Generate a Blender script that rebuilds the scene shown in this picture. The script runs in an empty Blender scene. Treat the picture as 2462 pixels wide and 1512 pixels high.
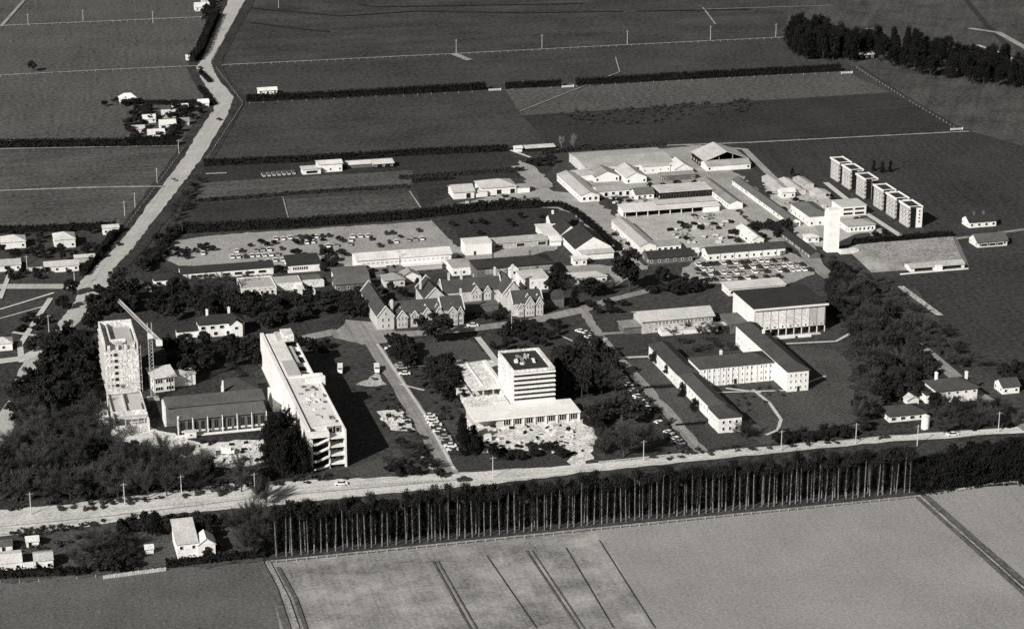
import bpy, math, random
import numpy as np
random.seed(7)
R_ = math.radians
SC = bpy.context.scene
COL = SC.collection

# ------------------------------------------------------------------ camera
# world: metres, X/Y along the campus grid, camera in the aircraft 300 m up
FPX, CX, CY, CAMH = 5400.0, 1231.0, 756.0, 300.0
PITCH = math.atan(1801 / FPX)
YAW = R_(14.7)
cam_d = bpy.data.cameras.new('camera')
cam = bpy.data.objects.new('camera', cam_d)
COL.objects.link(cam)
cam.location = (0, 0, CAMH)
cam.rotation_euler = (math.pi / 2 - PITCH, 0, -YAW)
cam_d.sensor_width = 36
cam_d.lens = 36 * FPX / 2462
cam_d.clip_start = 1
cam_d.clip_end = 20000
SC.camera = cam

# ------------------------------------------------------------------ light
SUN_EL = 31.0
SHX, SHY = 0.78, 0.626            # direction in which shadows fall on the ground
wd = bpy.data.worlds.new('World')
SC.world = wd
wd.use_nodes = True
nt = wd.node_tree
nt.nodes.clear()
wo = nt.nodes.new('ShaderNodeOutputWorld')
wb = nt.nodes.new('ShaderNodeBackground')
sky = nt.nodes.new('ShaderNodeTexSky')
sky.sky_type = 'NISHITA'
sky.sun_disc = False
sky.sun_elevation = R_(SUN_EL)
sky.sun_rotation = math.atan2(-SHX, -SHY)
bw = nt.nodes.new('ShaderNodeRGBToBW')       # black-and-white film: neutral sky light
nt.links.new(sky.outputs[0], bw.inputs[0])
nt.links.new(bw.outputs[0], wb.inputs[0])
wb.inputs[1].default_value = 0.05
nt.links.new(wb.outputs[0], wo.inputs[0])
sd = bpy.data.lights.new('sun', 'SUN')
sd.energy = 5.0
sd.angle = R_(0.5)
sd.color = (1.0, 0.975, 0.93)
so = bpy.data.objects.new('sun', sd)
COL.objects.link(so)
e = R_(SUN_EL)
from mathutils import Vector
so.rotation_euler = Vector((SHX * math.cos(e), SHY * math.cos(e), -math.sin(e))).to_track_quat('-Z', 'Y').to_euler()
so.location = (0, 500, 400)
SC.view_settings.view_transform = 'Standard'
SC.view_settings.look = 'None'
SC.view_settings.exposure = 0.1
SC.view_settings.gamma = 1.0
SC.view_settings.use_curve_mapping = False
SC.render.engine = 'CYCLES'
SC.cycles.max_bounces = 4
SC.cycles.diffuse_bounces = 2
SC.cycles.use_denoising = False

# ------------------------------------------------------------------ survey: sight line of the aerial view -> ground point
_cp, _sp = math.cos(PITCH), math.sin(PITCH)
_Rv = (math.cos(YAW), -math.sin(YAW))
_Fv = (math.sin(YAW), math.cos(YAW))
def G(x, y, z=0.0):
    a = (x - CX) / FPX
    b = -(y - CY) / FPX
    t = (z - CAMH) / (-_sp + b * _cp)
    r, f = a * t, (_cp + b * _sp) * t
    return (r * _Rv[0] + f * _Fv[0], r * _Rv[1] + f * _Fv[1])

# ------------------------------------------------------------------ materials (a warm black-and-white print: greys only)
TINT = (1.0, 0.982, 0.945)
MATS = {}
def mat(name, v, amp=0.25, big=30.0, fine=1.2, rough=0.9, stripes=None, rnd=0.0, bump=0.0, grain=None, local=False):
    if name in MATS:
        return MATS[name]
    if grain is None:
        grain = min(.2, amp * .6)
    m = bpy.data.materials.new(name)
    m.use_nodes = True
    t = m.node_tree
    t.nodes.clear()
    N = t.nodes.new
    L = t.links.new
    out = N('ShaderNodeOutputMaterial')
    bs = N('ShaderNodeBsdfPrincipled')
    bs.inputs['Roughness'].default_value = rough
    bs.inputs['Specular IOR Level'].default_value = 0.15 if rough > 0.5 else 0.5
    L(bs.outputs[0], out.inputs[0])
    if local:
        src = N('ShaderNodeTexCoord').outputs['Object']
    else:
        src = N('ShaderNodeNewGeometry').outputs['Position']
    def noise(size, detail):
        n = N('ShaderNodeTexNoise')
        n.inputs['Scale'].default_value = 1.0 / size
        n.inputs['Detail'].default_value = detail
        n.inputs['Roughness'].default_value = 0.65
        L(src, n.inputs['Vector'])
        return n.outputs['Fac']
    def math_(op, a, b):
        n = N('ShaderNodeMath')
        n.operation = op
        for i, q in enumerate((a, b)):
            if hasattr(q, 'is_linked'):
                L(q, n.inputs[i])
            else:
                n.inputs[i].default_value = q
        return n.outputs[0]
    f = math_('ADD', math_('MULTIPLY', math_('SUBTRACT', noise(big, 4), 0.5), 4.0 * amp),
              math_('MULTIPLY', math_('SUBTRACT', noise(fine, 1.0), 0.5), 10.0 * grain))
    if stripes:
        ang, per, sa = stripes           # direction across the rows, spacing in metres, strength
        mp = N('ShaderNodeMapping')
        mp.inputs['Rotation'].default_value = (0, 0, ang)
        L(src, mp.inputs[0])
        st = N('ShaderNodeMapping')
        st.inputs['Scale'].default_value = (1.0 / per, 0.012, 0.0)
        L(mp.outputs[0], st.inputs[0])
        n = N('ShaderNodeTexNoise')
        n.inputs['Scale'].default_value = 1.0
        n.inputs['Detail'].default_value = 3
        L(st.outputs[0], n.inputs['Vector'])
        f = math_('ADD', f, math_('MULTIPLY', math_('SUBTRACT', n.outputs['Fac'], 0.5), 4.5 * sa))
    if rnd:
        oi = N('ShaderNodeObjectInfo')
        f = math_('ADD', f, math_('MULTIPLY', math_('SUBTRACT', oi.outputs['Random'], 0.5), 2.0 * rnd))
    f = math_('MAXIMUM', math_('MULTIPLY', math_('ADD', f, 1.0), v), v * 0.2)
    cx = N('ShaderNodeCombineXYZ')
    for i in range(3):
        L(math_('MULTIPLY', f, TINT[i]), cx.inputs[i])
    L(cx.outputs[0], bs.inputs['Base Color'])
    if bump:
        b = N('ShaderNodeBump')
        b.inputs['Strength'].default_value = 0.6
        b.inputs['Distance'].default_value = bump
        L(noise(fine * 1.3, 4), b.inputs['Height'])
        L(b.outputs[0], bs.inputs['Normal'])
    MATS[name] = m
    return m

PI = math.pi
mat('ground', 0.05, 0.3, 60, 2.2, bump=0.3, grain=0.22)
mat('field_mid', 0.088, 0.25, 70, 2.4, stripes=(0.1, 3.0, .10), grain=0.22)
mat('field_left', 0.082, 0.3, 35, 2.2, stripes=(PI/2, 6.0, .2), grain=0.22)
mat('field_dark', 0.052, 0.32, 45, 2.4, stripes=(PI/2, 8.0, .12), grain=0.22)
mat('field_darker', 0.036, 0.3, 40, 2.0, stripes=(PI/2, 4.0, .14), grain=0.22)
mat('field_top', 0.05, 0.4, 40, 2.8, stripes=(PI/2, 14.0, .2), grain=0.22)
mat('field_right', 0.043, 0.3, 60, 2.0, stripes=(0.15, 2.5, .14), grain=0.22)
mat('field_rough', 0.066, 0.4, 25, 2.2, stripes=(0.5, 5, .25), grain=0.22)
mat('crop_pale', 0.27, 0.6, 17, 1.1, stripes=(0.02, 1.3, .13), grain=0.11)
mat('crop_paler', 0.28, 0.2, 60, 1.0, stripes=(0.02, 2.2, .04), grain=0.09)
mat('crop_grey', 0.115, 0.2, 30, 1.0, stripes=(0.1, 1.6, .06), grain=0.15)
mat('lawn', 0.05, 0.25, 18, 1.0, grain=0.22)
mat('lawn_light', 0.07, 0.25, 25, 1.0, stripes=(0.0, 2.0, .06), grain=0.22)
mat('rough_grass', 0.04, 0.5, 14, 1.4, bump=.3, grain=0.3)
mat('dirt_pale', 0.42, 0.25, 14, 1.0, bump=.1, grain=0.22)
mat('road', 0.43, 0.15, 22, 1.0, stripes=(0.3, 1.5, .12), grain=0.08)
mat('shingle', 0.55, 0.22, 12, 0.9, stripes=(PI/2, 2.2, .2), grain=0.12)
mat('drive', 0.26, 0.2, 10, 0.8, stripes=(0.0, 1.6, .22), grain=0.12)
mat('footpath', 0.52, 0.15, 8, 0.6, grain=0.1)
mat('yard', 0.32, 0.22, 16, 0.9, bump=.05, grain=0.14)
mat('yard_bright', 0.42, 0.25, 14, 0.9, grain=0.15)
mat('site', 0.66, 0.45, 5, 0.7, bump=.25, grain=0.2)
mat('wheel_track', 0.11, 0.3, 6, 1.0)
mat('ditch', 0.035, 0.4, 8, 1.0)
mat('dry_grass', 0.30, 0.3, 12, 0.9, grain=0.22)
# building
mat('white', 0.78, 0.12, 9, 0.6, rnd=.06)
mat('white_rough', 0.68, 0.3, 5, 0.7)
mat('cream', 0.5, 0.2, 7, 0.6, rnd=.15)
mat('concrete', 0.48, 0.10, 6, 0.6, rnd=.12)
mat('brick_pale', 0.50, 0.2, 4, 0.35)
mat('brick', 0.13, 0.3, 3, 0.3)
mat('stone', 0.60, 0.2, 3, 0.4)
mat('roof_dark', 0.036, 0.2, 5, 0.5)
mat('roof_tile', 0.06, 0.25, 5, 0.45, rnd=.2)
mat('roof_grey', 0.115, 0.2, 7, 0.6, rnd=.2)
mat('roof_iron', 0.3, 0.2, 8, 0.5, rough=.6, rnd=.2, stripes=(0.0, 1.0, .1))
mat('roof_light', 0.43, 0.2, 9, 0.6, rnd=.18, stripes=(0.0, 1.0, .08))
mat('roof_white', 0.62, 0.2, 9, 0.5, rnd=.14, stripes=(0.0, 1.0, .06))
mat('dark', 0.012, 0.3, 3, 0.5)
mat('glass', 0.02, 0.2, 3, 0.5, rough=.25, rnd=.6)
mat('timber', 0.30, 0.25, 2, 0.4)
mat('steel', 0.20, 0.15, 3, 0.4)
mat('pole', 0.55, 0.15, 3, 0.4)
# vegetation
mat('leaf_dark', 0.022, 0.4, 6, 1.0, rnd=.35)
mat('leaf_black', 0.01, 0.35, 6, 1.0, rnd=.3)
mat('leaf_mid', 0.05, 0.4, 6, 1.0, rnd=.3)
mat('twig', 0.05, 0.35, 6, 1.0, rnd=.4)
mat('twig_pale', 0.20, 0.3, 6, 1.0, rnd=.2)
mat('bark', 0.05, 0.3, 2, 0.4)
mat('bark_pale', 0.2, 0.35, 2, 0.4)
# cars
mat('paint_white', 0.80, 0.05, 3, 1.0, rough=.35)
mat('paint_grey', 0.36, 0.05, 3, 1.0, rough=.35)
mat('paint_dark', 0.035, 0.1, 3, 1.0, rough=.3)
mat('tyre', 0.015, 0.1, 1, 0.3)

# ------------------------------------------------------------------ mesh building
class MB:
    def __init__(s):
        s.v, s.f, s.m = [], [], []
    def face(s, pts, m=0):
        n = len(s.v)
        s.v += [tuple(p) for p in pts]
        s.f.append(tuple(range(n, n + len(pts))))
        s.m.append(m)
    def box(s, x0, y0, z0, x1, y1, z1, m=0):
        n = len(s.v)
        s.v += [(x0,y0,z0),(x1,y0,z0),(x1,y1,z0),(x0,y1,z0),(x0,y0,z1),(x1,y0,z1),(x1,y1,z1),(x0,y1,z1)]
        for q in ((0,3,2,1),(4,5,6,7),(0,1,5,4),(1,2,6,5),(2,3,7,6),(3,0,4,7)):
            s.f.append(tuple(n + i for i in q))
            s.m.append(m)
        return s
    def hexa(s, bot, top, m=0):
        n = len(s.v)
        s.v += list(bot) + list(top)
        for q in ((0,3,2,1),(4,5,6,7),(0,1,5,4),(1,2,6,5),(2,3,7,6),(3,0,4,7)):
            s.f.append(tuple(n + i for i in q))
            s.m.append(m)
        return s
    def ext(s, prof, axis, a, b, m=0):
        """profile of (u,z) extruded along axis 'x' (u = y) or 'y' (u = x)"""
        def P(u, z, t):
            return (t, u, z) if axis == 'x' else (u, t, z)
        n, k = len(s.v), len(prof)
        s.v += [P(u, z, a) for u, z in prof] + [P(u, z, b) for u, z in prof]
        for i in range(k):
            j = (i + 1) % k
            s.f.append((n + i, n + j, n + k + j, n + k + i))
            s.m.append(m)
        s.f.append(tuple(n + i for i in range(k)))
        s.f.append(tuple(n + k + i for i in reversed(range(k))))
        s.m += [m, m]
        return s
    def tube(s, p, q, r0, r1=None, n=6, m=0):
        r1 = r0 if r1 is None else r1
        p, q = Vector(p), Vector(q)
        d = (q - p).normalized()
        a = d.orthogonal().normalized()
        b = d.cross(a)
        k = len(s.v)
        for c, r in ((p, r0), (q, r1)):
            for i in range(n):
                t = 2 * PI * i / n
                s.v.append(tuple(c + (a * math.cos(t) + b * math.sin(t)) * r))
        for i in range(n):
            j = (i + 1) % n
            s.f.append((k + i, k + j, k + n + j, k + n + i))
            s.m.append(m)
        s.f.append(tuple(k + i for i in reversed(range(n))))
        s.f.append(tuple(k + n + i for i in range(n)))
        s.m += [m, m]
        return s
    def mesh(s, name, mats):
        me = bpy.data.meshes.new(name)
        me.from_pydata(s.v, [], s.f)
        for q in mats:
            me.materials.append(MATS[q])
        if len(mats) > 1:
            me.polygons.foreach_set('material_index', s.m)
        me.update()
        return me

def add(name, me, parent=None, loc=(0, 0, 0), rz=0.0, sc=None):
    o = bpy.data.objects.new(name, me)
    COL.objects.link(o)
    o.location = loc
    if rz:
        o.rotation_euler = (0, 0, rz)
    if sc:
        o.scale = sc
    if parent:
        o.parent = parent
    return o
def tag(o, label, cat, group=None):
    o['label'] = label
    o['category'] = cat
    if group:
        o['group'] = group
    return o
def thing(name, label, cat, x, y, rz=0.0, group=None, z=0.0):
    o = add(name, None, None, (x, y, z), rz)
    o.empty_display_size = 0.5
    return tag(o, label, cat, group)
def part(root, name, mb, mats, loc=(0, 0, 0)):
    if isinstance(mats, str):
        mats = [mats]
    return add(name, mb.mesh(name, mats), root, loc)

# ------------------------------------------------------------------ the ground: sheets, each a few mm above the one below
_z = [0.02]
_prng = random.Random(99)
def ragged(P, amp, step=4.0, closed=True):
    Q = []
    n = len(P)
    for i in range(n if closed else n - 1):
        a, c = Vector(P[i]), Vector(P[(i + 1) % n])
        d = c - a
        k = max(1, min(60, int(d.length / step)))
        for j in range(k):
            q = a + d * j / k
            if j:
                q = q + Vector((_prng.gauss(0, amp), _prng.gauss(0, amp)))
            Q.append((q.x, q.y))
    if not closed:
        Q.append(tuple(P[-1]))
    return Q
def patch(name, pts, m, world=False, z=None):
    _z[0] += 0.004
    zz = _z[0] if z is None else z
    P = pts if world else [G(*p) for p in pts]
    if name != 'field':
        P = ragged(P, {'building_site': .8, 'lawn': .5, 'grass': 1.2, 'yard': .8, 'car_park': .4}.get(name, .4), 3.0)
    a = sum(P[i][0] * P[(i + 1) % len(P)][1] - P[(i + 1) % len(P)][0] * P[i][1] for i in range(len(P)))
    if a < 0:
        P = P[::-1]
    b = MB()
    b.face([(x, y, zz) for x, y in P])
    o = add(name, b.mesh(name, [m]))
    o['kind'] = 'structure'
    return o
def strip(name, pts, w, m, world=False):
    """a ribbon of width w (m), or w list, along a centre line"""
    P = [Vector(p if world else G(*p)) for p in pts]
    W = w if isinstance(w, (list, tuple)) else [w] * len(P)
    l, r = [], []
    for i, p in enumerate(P):
        d = (P[min(i + 1, len(P) - 1)] - P[max(i - 1, 0)]).normalized()
        n = Vector((-d.y, d.x))
        l.append(p + n * W[i] / 2)
        r.append(p - n * W[i] / 2)
    _z[0] += 0.004
    b = MB()
    for i in range(len(P) - 1):
        b.face([(q.x, q.y, _z[0]) for q in (r[i], r[i + 1], l[i + 1], l[i])])
    o = add(name, b.mesh(name, [m]))
    o['kind'] = 'structure'
    return o
def ribbon(name, left, right, m, world=False):
    """between two edge lines given point by point"""
    A, B = [], []
    for i in range(len(left) - 1):
        k = 12
        for j in range(k):
            f = j / k
            for S, D in ((left, A), (right, B)):
                p = G(S[i][0] + (S[i + 1][0] - S[i][0]) * f, S[i][1] + (S[i + 1][1] - S[i][1]) * f)
                D.append((p[0] + _prng.gauss(0, .3), p[1] + _prng.gauss(0, .3)))
    A.append(G(*left[-1]))
    B.append(G(*right[-1]))
    _z[0] += 0.004
    b = MB()
    for i in range(len(A) - 1):
        b.face([(q[0], q[1], _z[0]) for q in (A[i], B[i], B[i + 1], A[i + 1])])
    o = add(name, b.mesh(name, [m]))
    o['kind'] = 'structure'
    return o

b = MB()
b.face([(-9000, -3000, 0), (9000, -3000, 0), (9000, 15000, 0), (-9000, 15000, 0)])
add('ground', b.mesh('ground', ['ground']))['kind'] = 'structure'
patch('field', [(-60,-60),(560,-60),(520,40),(470,160),(-60,185)], 'field_mid')
patch('field', [(-60,185),(472,160),(505,240),(430,350),(-60,358)], 'field_mid')
patch('field', [(-60,358),(430,350),(385,430),(285,550),(-60,556)], 'field_left')
patch('field', [(590,-60),(1900,-60),(1900,90),(540,158)], 'field_top')
patch('field', [(540,158),(1880,92),(2030,165),(590,240)], 'field_dark')
patch('field', [(600,246),(2030,172),(2320,312),(1500,350),(1240,362),(500,392)], 'field_dark')
patch('field', [(1210,208),(2030,172),(2140,222),(1255,278)], 'field_mid')
patch('field', [(1255,278),(2140,224),(2320,312),(1330,360)], 'field_darker')
patch('field', [(1900,-60),(2560,-60),(2560,190),(2050,160),(1890,90)], 'field_rough')
patch('field', [(2050,160),(2560,215),(2560,420),(2320,312)], 'field_rough')
patch('field', [(1760,340),(2320,312),(2560,380),(2560,590),(2250,590),(1900,440)], 'field_right')
patch('field', [(2180,660),(2560,590),(2560,960),(2350,900),(2060,680)], 'field_right')
patch('field', [(2150,700),(2200,690),(2330,870),(2290,880)], 'field_rough')
patch('field', [(-80,1400),(640,1350),(720,1600),(-80,1600)], 'crop_grey')
patch('field', [(640,1352),(2215,1192),(2600,1560),(2600,1640),(700,1640)], 'crop_pale')
patch('field', [(1440,1272),(2215,1192),(2600,1560),(2600,1640),(1640,1640)], 'crop_paler')
patch('field', [(2225,1188),(2300,1175),(2600,1155),(2600,1530)], 'crop_paler')
# plots north of the campus
patch('field', [(490,400),(1220,362),(1260,395),(1290,425),(960,450),(480,472)], 'field_darker')
patch('field', [(480,440),(990,410),(1000,440),(960,455),(470,490)], 'field_left')
patch('field', [(470,490),(680,478),(697,540),(440,560)], 'field_darker')
patch('field', [(680,478),(985,465),(1015,505),(697,540)], 'field_left')
patch('field', [(985,420),(1090,412),(1085,470),(1015,500)], 'field_darker')
patch('lawn', [(1060,515),(1340,500),(1345,560),(1110,575)], 'field_darker')
patch('field', [(1230,365),(1290,360),(1330,400),(1300,440),(1260,400)], 'rough_grass')
# campus floor
patch('lawn', [(300,640),(440,640),(880,700),(890,790),(640,830),(330,790)], 'rough_grass')
patch('grass', [(-60,900),(240,800),(620,880),(640,1140),(600,1210),(-60,1240)], 'rough_grass')
patch('lawn', [(840,1130),(1010,1060),(1085,1140),(880,1165)], 'lawn_light')
patch('lawn', [(985,830),(1130,815),(1190,870),(1100,890),(1020,900)], 'lawn_light')
patch('lawn', [(1150,815),(1350,790),(1400,800),(1420,850),(1200,860)], 'lawn')
patch('lawn', [(985,930),(1060,900),(1110,1000),(1060,1000)], 'lawn')
patch('lawn', [(1090,1060),(1400,1070),(1410,1130),(1100,1150)], 'lawn')
patch('lawn', [(1430,810),(1530,800),(1565,840),(1490,855)], 'lawn')
patch('lawn', [(1490,868),(1590,862),(1615,920),(1545,930)], 'lawn_light')
patch('lawn', [(1560,938),(1620,932),(1690,1020),(1625,1022)], 'lawn_light')
patch('lawn', [(1630,1026),(1700,1022),(1800,1060),(1700,1085)], 'lawn')
patch('lawn', [(1720,950),(1880,940),(2010,900),(2070,900),(2090,1000),(1980,1050),(1830,1070)], 'lawn_light')
patch('lawn', [(1890,830),(2010,840),(2065,890),(2070,940),(1950,950)], 'lawn_light')
patch('lawn', [(1560,800),(1760,780),(1780,840),(1640,850)], 'lawn')
patch('grass', [(1980,660),(2160,690),(2330,900),(2200,1040),(2070,1050),(2030,800)], 'rough_grass')
patch('grass', [(2190,980),(2420,960),(2480,1040),(2240,1060)], 'rough_grass')
patch('grass', [(0,1290),(420,1240),(640,1250),(630,1350),(0,1400)], 'lawn_light')
# yards
patch('car_park', [(385,618),(420,580),(520,566),(1035,532),(1105,600),(1085,645),(850,650),(640,640),(430,640)], 'yard')
patch('yard', [(1100,490),(1270,455),(1420,470),(1560,590),(1480,600),(1380,515),(1340,502)], 'yard')
patch('yard', [(1245,385),(1290,405),(1330,450),(1270,460)], 'yard')
patch('yard', [(1480,520),(1500,480),(1600,465),(1730,470),(1850,580),(1850,600),(1640,620),(1530,610)], 'yard_bright')
patch('yard', [(1370,380),(1680,350),(1790,430),(1930,560),(1860,590),(1720,440),(1420,480)], 'yard')
patch('yard', [(1830,430),(1960,450),(2130,560),(2000,600),(1930,590),(1860,500)], 'yard_bright')
patch('car_park', [(1690,610),(1890,600),(1960,640),(1960,660),(1880,690),(1640,680),(1640,650)], 'yard')
patch('yard', [(1360,640),(1560,640),(1480,690),(1370,690)], 'yard')
patch('yard', [(1070,600),(1240,570),(1340,570),(1340,600),(1160,640)], 'yard')
patch('building_site', [(1115,1000),(1440,985),(1430,1060),(1410,1130),(1370,1140),(1370,1085),(1200,1080),(1120,1045)], 'site')
patch('building_site', [(1090,870),(1200,865),(1250,930),(1250,1000),(1130,1015)], 'site')
patch('building_site', [(215,985),(290,1000),(400,1040),(480,1065),(640,1055),(650,1110),(560,1130),(480,1118),(400,1085),(280,1060)], 'site')
patch('building_site', [(905,990),(965,985),(1000,1035),(940,1035)], 'site')
patch('building_site', [(855,925),(905,895),(930,925),(880,930)], 'dirt_pale')
# roads
L = [(565,-60),(550,0),(516,75),(482,150),(472,162),(482,185),(522,250),(485,307),(445,375),(395,441),(317,549),(257,619),(190,679),(182,724),(125,798),(50,880),(15,970),(-60,1090)]
Rr = [(620,-60),(590,0),(548,75),(507,150),(512,166),(524,190),(562,236),(548,275),(487,378),(440,441),(370,531),(322,594),(272,648),(262,705),(175,790),(115,835),(62,973),(10,1075)]
ribbon('verge', [(x - 22 - y * .012, y) for x, y in L], [(x + 24 + y * .012, y) for x, y in Rr], 'rough_grass')
ribbon('road', L, Rr, 'road')
ribbon('road', [(-80,1232),(150,1215),(330,1190),(600,1160),(860,1152),(1085,1138),(1400,1118),(1660,1090),(2100,1052),(2600,1015)],
       [(-80,1300),(200,1268),(420,1235),(640,1218),(900,1190),(1150,1168),(1420,1136),(1680,1108),(2110,1066),(2600,1030)], 'shingle')
strip('track', [(-80,1275),(250,1243),(640,1195),(1100,1155)], 1.0, 'yard')
ribbon('road', [(868,815),(985,1000),(1060,1140)], [(905,815),(1030,1000),(1105,1140)], 'drive')
strip('footpath', [(903,822),(1022,1000),(1092,1130)], 1.1, 'footpath')
ribbon('road', [(1385,742),(1425,800),(1500,890),(1590,990),(1668,1090)], [(1412,742),(1442,795),(1522,885),(1614,985),(1705,1090)], 'drive')
strip('road', [(700,820),(800,800),(900,808),(1000,803),(1130,792),(1270,775),(1390,748),(1470,722),(1560,700)], [6,8,9,7,7,7,8,5,5], 'drive')
patch('road', [(830,770),(890,775),(960,800),(930,825),(870,830),(800,812)], 'drive')
strip('road', [(1240,400),(1300,450),(1400,520),(1545,650)], 5.5, 'yard')
strip('road', [(1650,350),(1790,360),(1850,420),(1960,530),(2000,600)], 4, 'yard')
strip('road', [(1930,580),(1960,640),(2090,740),(2230,850),(2330,935),(2500,1050)], [9,8,3,6,6,6], 'drive')
strip('road', [(1985,440),(2060,500),(2165,568)], 3.0, 'footpath')
strip('road', [(2080,590),(2180,570),(2300,575),(2500,548)], 3.0, 'drive')
strip('road', [(-80,690),(100,690),(210,690)], 7, 'road')
strip('road', [(-80,880),(60,862),(120,830)], 6, 'footpath')
strip('footpath', [(52,872),(48,830),(80,780),(122,718)], 2.4, 'footpath')
strip('footpath', [(-10,770),(115,735)], 1.0, 'footpath')
strip('footpath', [(0,745),(50,730),(130,705)], 1.5, 'footpath')
strip('footpath', [(30,800),(110,812)], 2.0, 'footpath')
strip('footpath', [(1148,812),(1205,885)], 2.6, 'footpath')
strip('footpath', [(1810,938),(1850,970),(1878,1010),(1870,1035),(1842,1047)], 1.3, 'footpath')
strip('footpath', [(1720,945),(1890,940),(1985,905)], 1.2, 'footpath')
strip('footpath', [(1745,935),(1830,945)], 1.5, 'footpath')
strip('footpath', [(1605,900),(1700,1005)], 0.9, 'footpath')
strip('footpath', [(1480,862),(1580,858)], 2.0, 'footpath')
strip('footpath', [(1430,806),(1560,796)], 3.0, 'drive')
strip('footpath', [(1890,828),(2010,822),(2050,800)], 1.5, 'footpath')
strip('footpath', [(1350,810),(1410,835),(1460,815)], 1.0, 'footpath')
strip('footpath', [(975,885),(1020,880)], 1.5, 'footpath')
strip('footpath', [(960,925),(1020,940)], 1.2, 'footpath')
strip('footpath', [(1110,1162),(1290,1150),(1360,1140)], 1.0, 'footpath')
strip('footpath', [(1440,1112),(1640,1092)], 1.0, 'footpath')
strip('footpath', [(820,1172),(1010,1160)], 1.2, 'footpath')
strip('track', [(1275,380),(1225,362)], 2.0, 'footpath')
strip('track', [(30,640),(0,720)], 2.0, 'footpath')
strip('track', [(2080,725),(2130,760),(2200,810)], 1.4, 'footpath')
strip('track', [(2165,690),(2260,760)], 3.0, 'dirt_pale')
strip('track', [(395,450),(230,452),(0,460)], 2.5, 'dry_grass')
strip('track', [(2065,160),(2180,235),(2310,312)], 1.5, 'ditch')
strip('track', [(2290,-40),(2370,60),(2420,110)], 4.0, 'ditch')
strip('track', [(2330,70),(2400,80),(2462,115),(2560,160)], 5.0, 'dry_grass')
strip('track', [(2350,110),(2410,130),(2462,160)], 3.0, 'dirt_pale')
# ditches and wheel tracks in the foreground fields
for q, w_ in (([(625,1352),(660,1420),(690,1512),(705,1600)], 2.2), ([(668,1365),(710,1440),(735,1512),(755,1600)], 1.2),
              ([(1040,1350),(1130,1512),(1180,1600)], 0.7), ([(1052,1350),(1145,1512),(1196,1600)], 0.5),
              ([(1265,1325),(1390,1512),(1450,1600)], 0.7), ([(1278,1324),(1404,1512)], 0.35),
              ([(2205,1198),(2330,1310),(2462,1430),(2600,1560)], 1.6), ([(2225,1194),(2350,1305),(2490,1425),(2600,1520)], 2.2)):
    strip('wheel_track', q, w_, 'wheel_track')
for q in ([(1170,1338),(1290,1512)], [(1360,1318),(1475,1512)], [(1440,1300),(1575,1512)]):
    strip('wheel_track', q, 0.3, 'field_rough')
strip('track', [(645,1352),(690,1440),(715,1512)], 1.2, 'dry_grass')
strip('track', [(2214,1196),(2340,1308),(2475,1428),(2600,1540)], 0.8, 'dry_grass')
strip('verge', [(640,1353),(1400,1276),(2215,1194)], 1.4, 'dry_grass')
strip('verge', [(2300,1180),(2380,1165),(2470,1158)], 1.5, 'footpath')
# pale field boundaries (mown strips under the fences)
for q, w_ in (([(-60,66),(200,55),(500,42)], 2.2), ([(2,66),(60,0),(90,-40)], 2.5), ([(-60,186),(250,170),(475,160)], 1.8),
              ([(535,158),(1090,131),(1500,110),(1890,91)], 1.6), ([(1090,131),(1130,147)], 5), ([(2010,100),(1960,85),(2100,70)], 1.5),
              ([(1690,20),(1720,60)], 1.2), ([(1500,30),(2000,15)], 1.0), ([(495,420),(545,418)], 2.4), ([(0,360),(430,352)], 2.0),
              ([(1330,362),(1800,345),(2330,318)], 2.0), ([(1480,140),(1490,175),(1250,270)], .8),
              ([(680,476),(697,540)], .6), ([(985,462),(1012,502)], .9), ([(1036,532),(1090,590)], .6)):
    strip('verge', q, w_, 'dry_grass')
for q in ([(600,20),(820,40),(1000,28),(1260,32),(1800,24)], [(600,55),(720,70),(790,78)], [(860,10),(900,18),(1400,10)]):
    strip('gully', q, 3.5, 'ditch')
# ------------------------------------------------------------------ windows, doors: shared meshes, hung on walls
_WC = {}
def win_mesh(w, h, frame='white', glass='glass', fw=0.1, bars=0):
    k = (round(w, 2), round(h, 2), frame, glass, bars)
    if k in _WC:
        return _WC[k]
    b = MB()
    o, y1, y2 = w / 2, -0.12, -0.03
    O = [(-o, 0), (o, 0), (o, h), (-o, h)]
    I = [(-o + fw, fw), (o - fw, fw), (o - fw, h - fw), (-o + fw, h - fw)]
    for i in range(4):
        j = (i + 1) % 4
        b.face([(O[i][0], y1, O[i][1]), (O[j][0], y1, O[j][1]), (I[j][0], y1, I[j][1]), (I[i][0], y1, I[i][1])])
        b.face([(O[j][0], y1, O[j][1]), (O[i][0], y1, O[i][1]), (O[i][0], 0, O[i][1]), (O[j][0], 0, O[j][1])])
        b.face([(I[i][0], y1, I[i][1]), (I[j][0], y1, I[j][1]), (I[j][0], y2, I[j][1]), (I[i][0], y2, I[i][1])])
    b.face([(x, y2, z) for x, z in I], 1)
    for i in range(bars):
        x = -o + w * (i + 1) / (bars + 1)
        b.box(x - .05, y1 + .01, fw, x + .05, y2 + .001, h - fw)
    _WC[k] = b.mesh('window', [frame, glass])
    return _WC[k]
FACE = {'f': 0.0, 'l': -PI / 2, 'r': PI / 2, 'b': PI}
def hang(root, name, me, face, a, z, w, d, x0=0.0, y0=0.0, off=0.0):
    p = {'f': (x0 + a, y0 - off, z), 'l': (x0 - off, y0 + a, z), 'r': (x0 + w + off, y0 + a, z), 'b': (x0 + a, y0 + d + off, z)}[face]
    return add(name, me, root, p, FACE[face])
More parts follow.
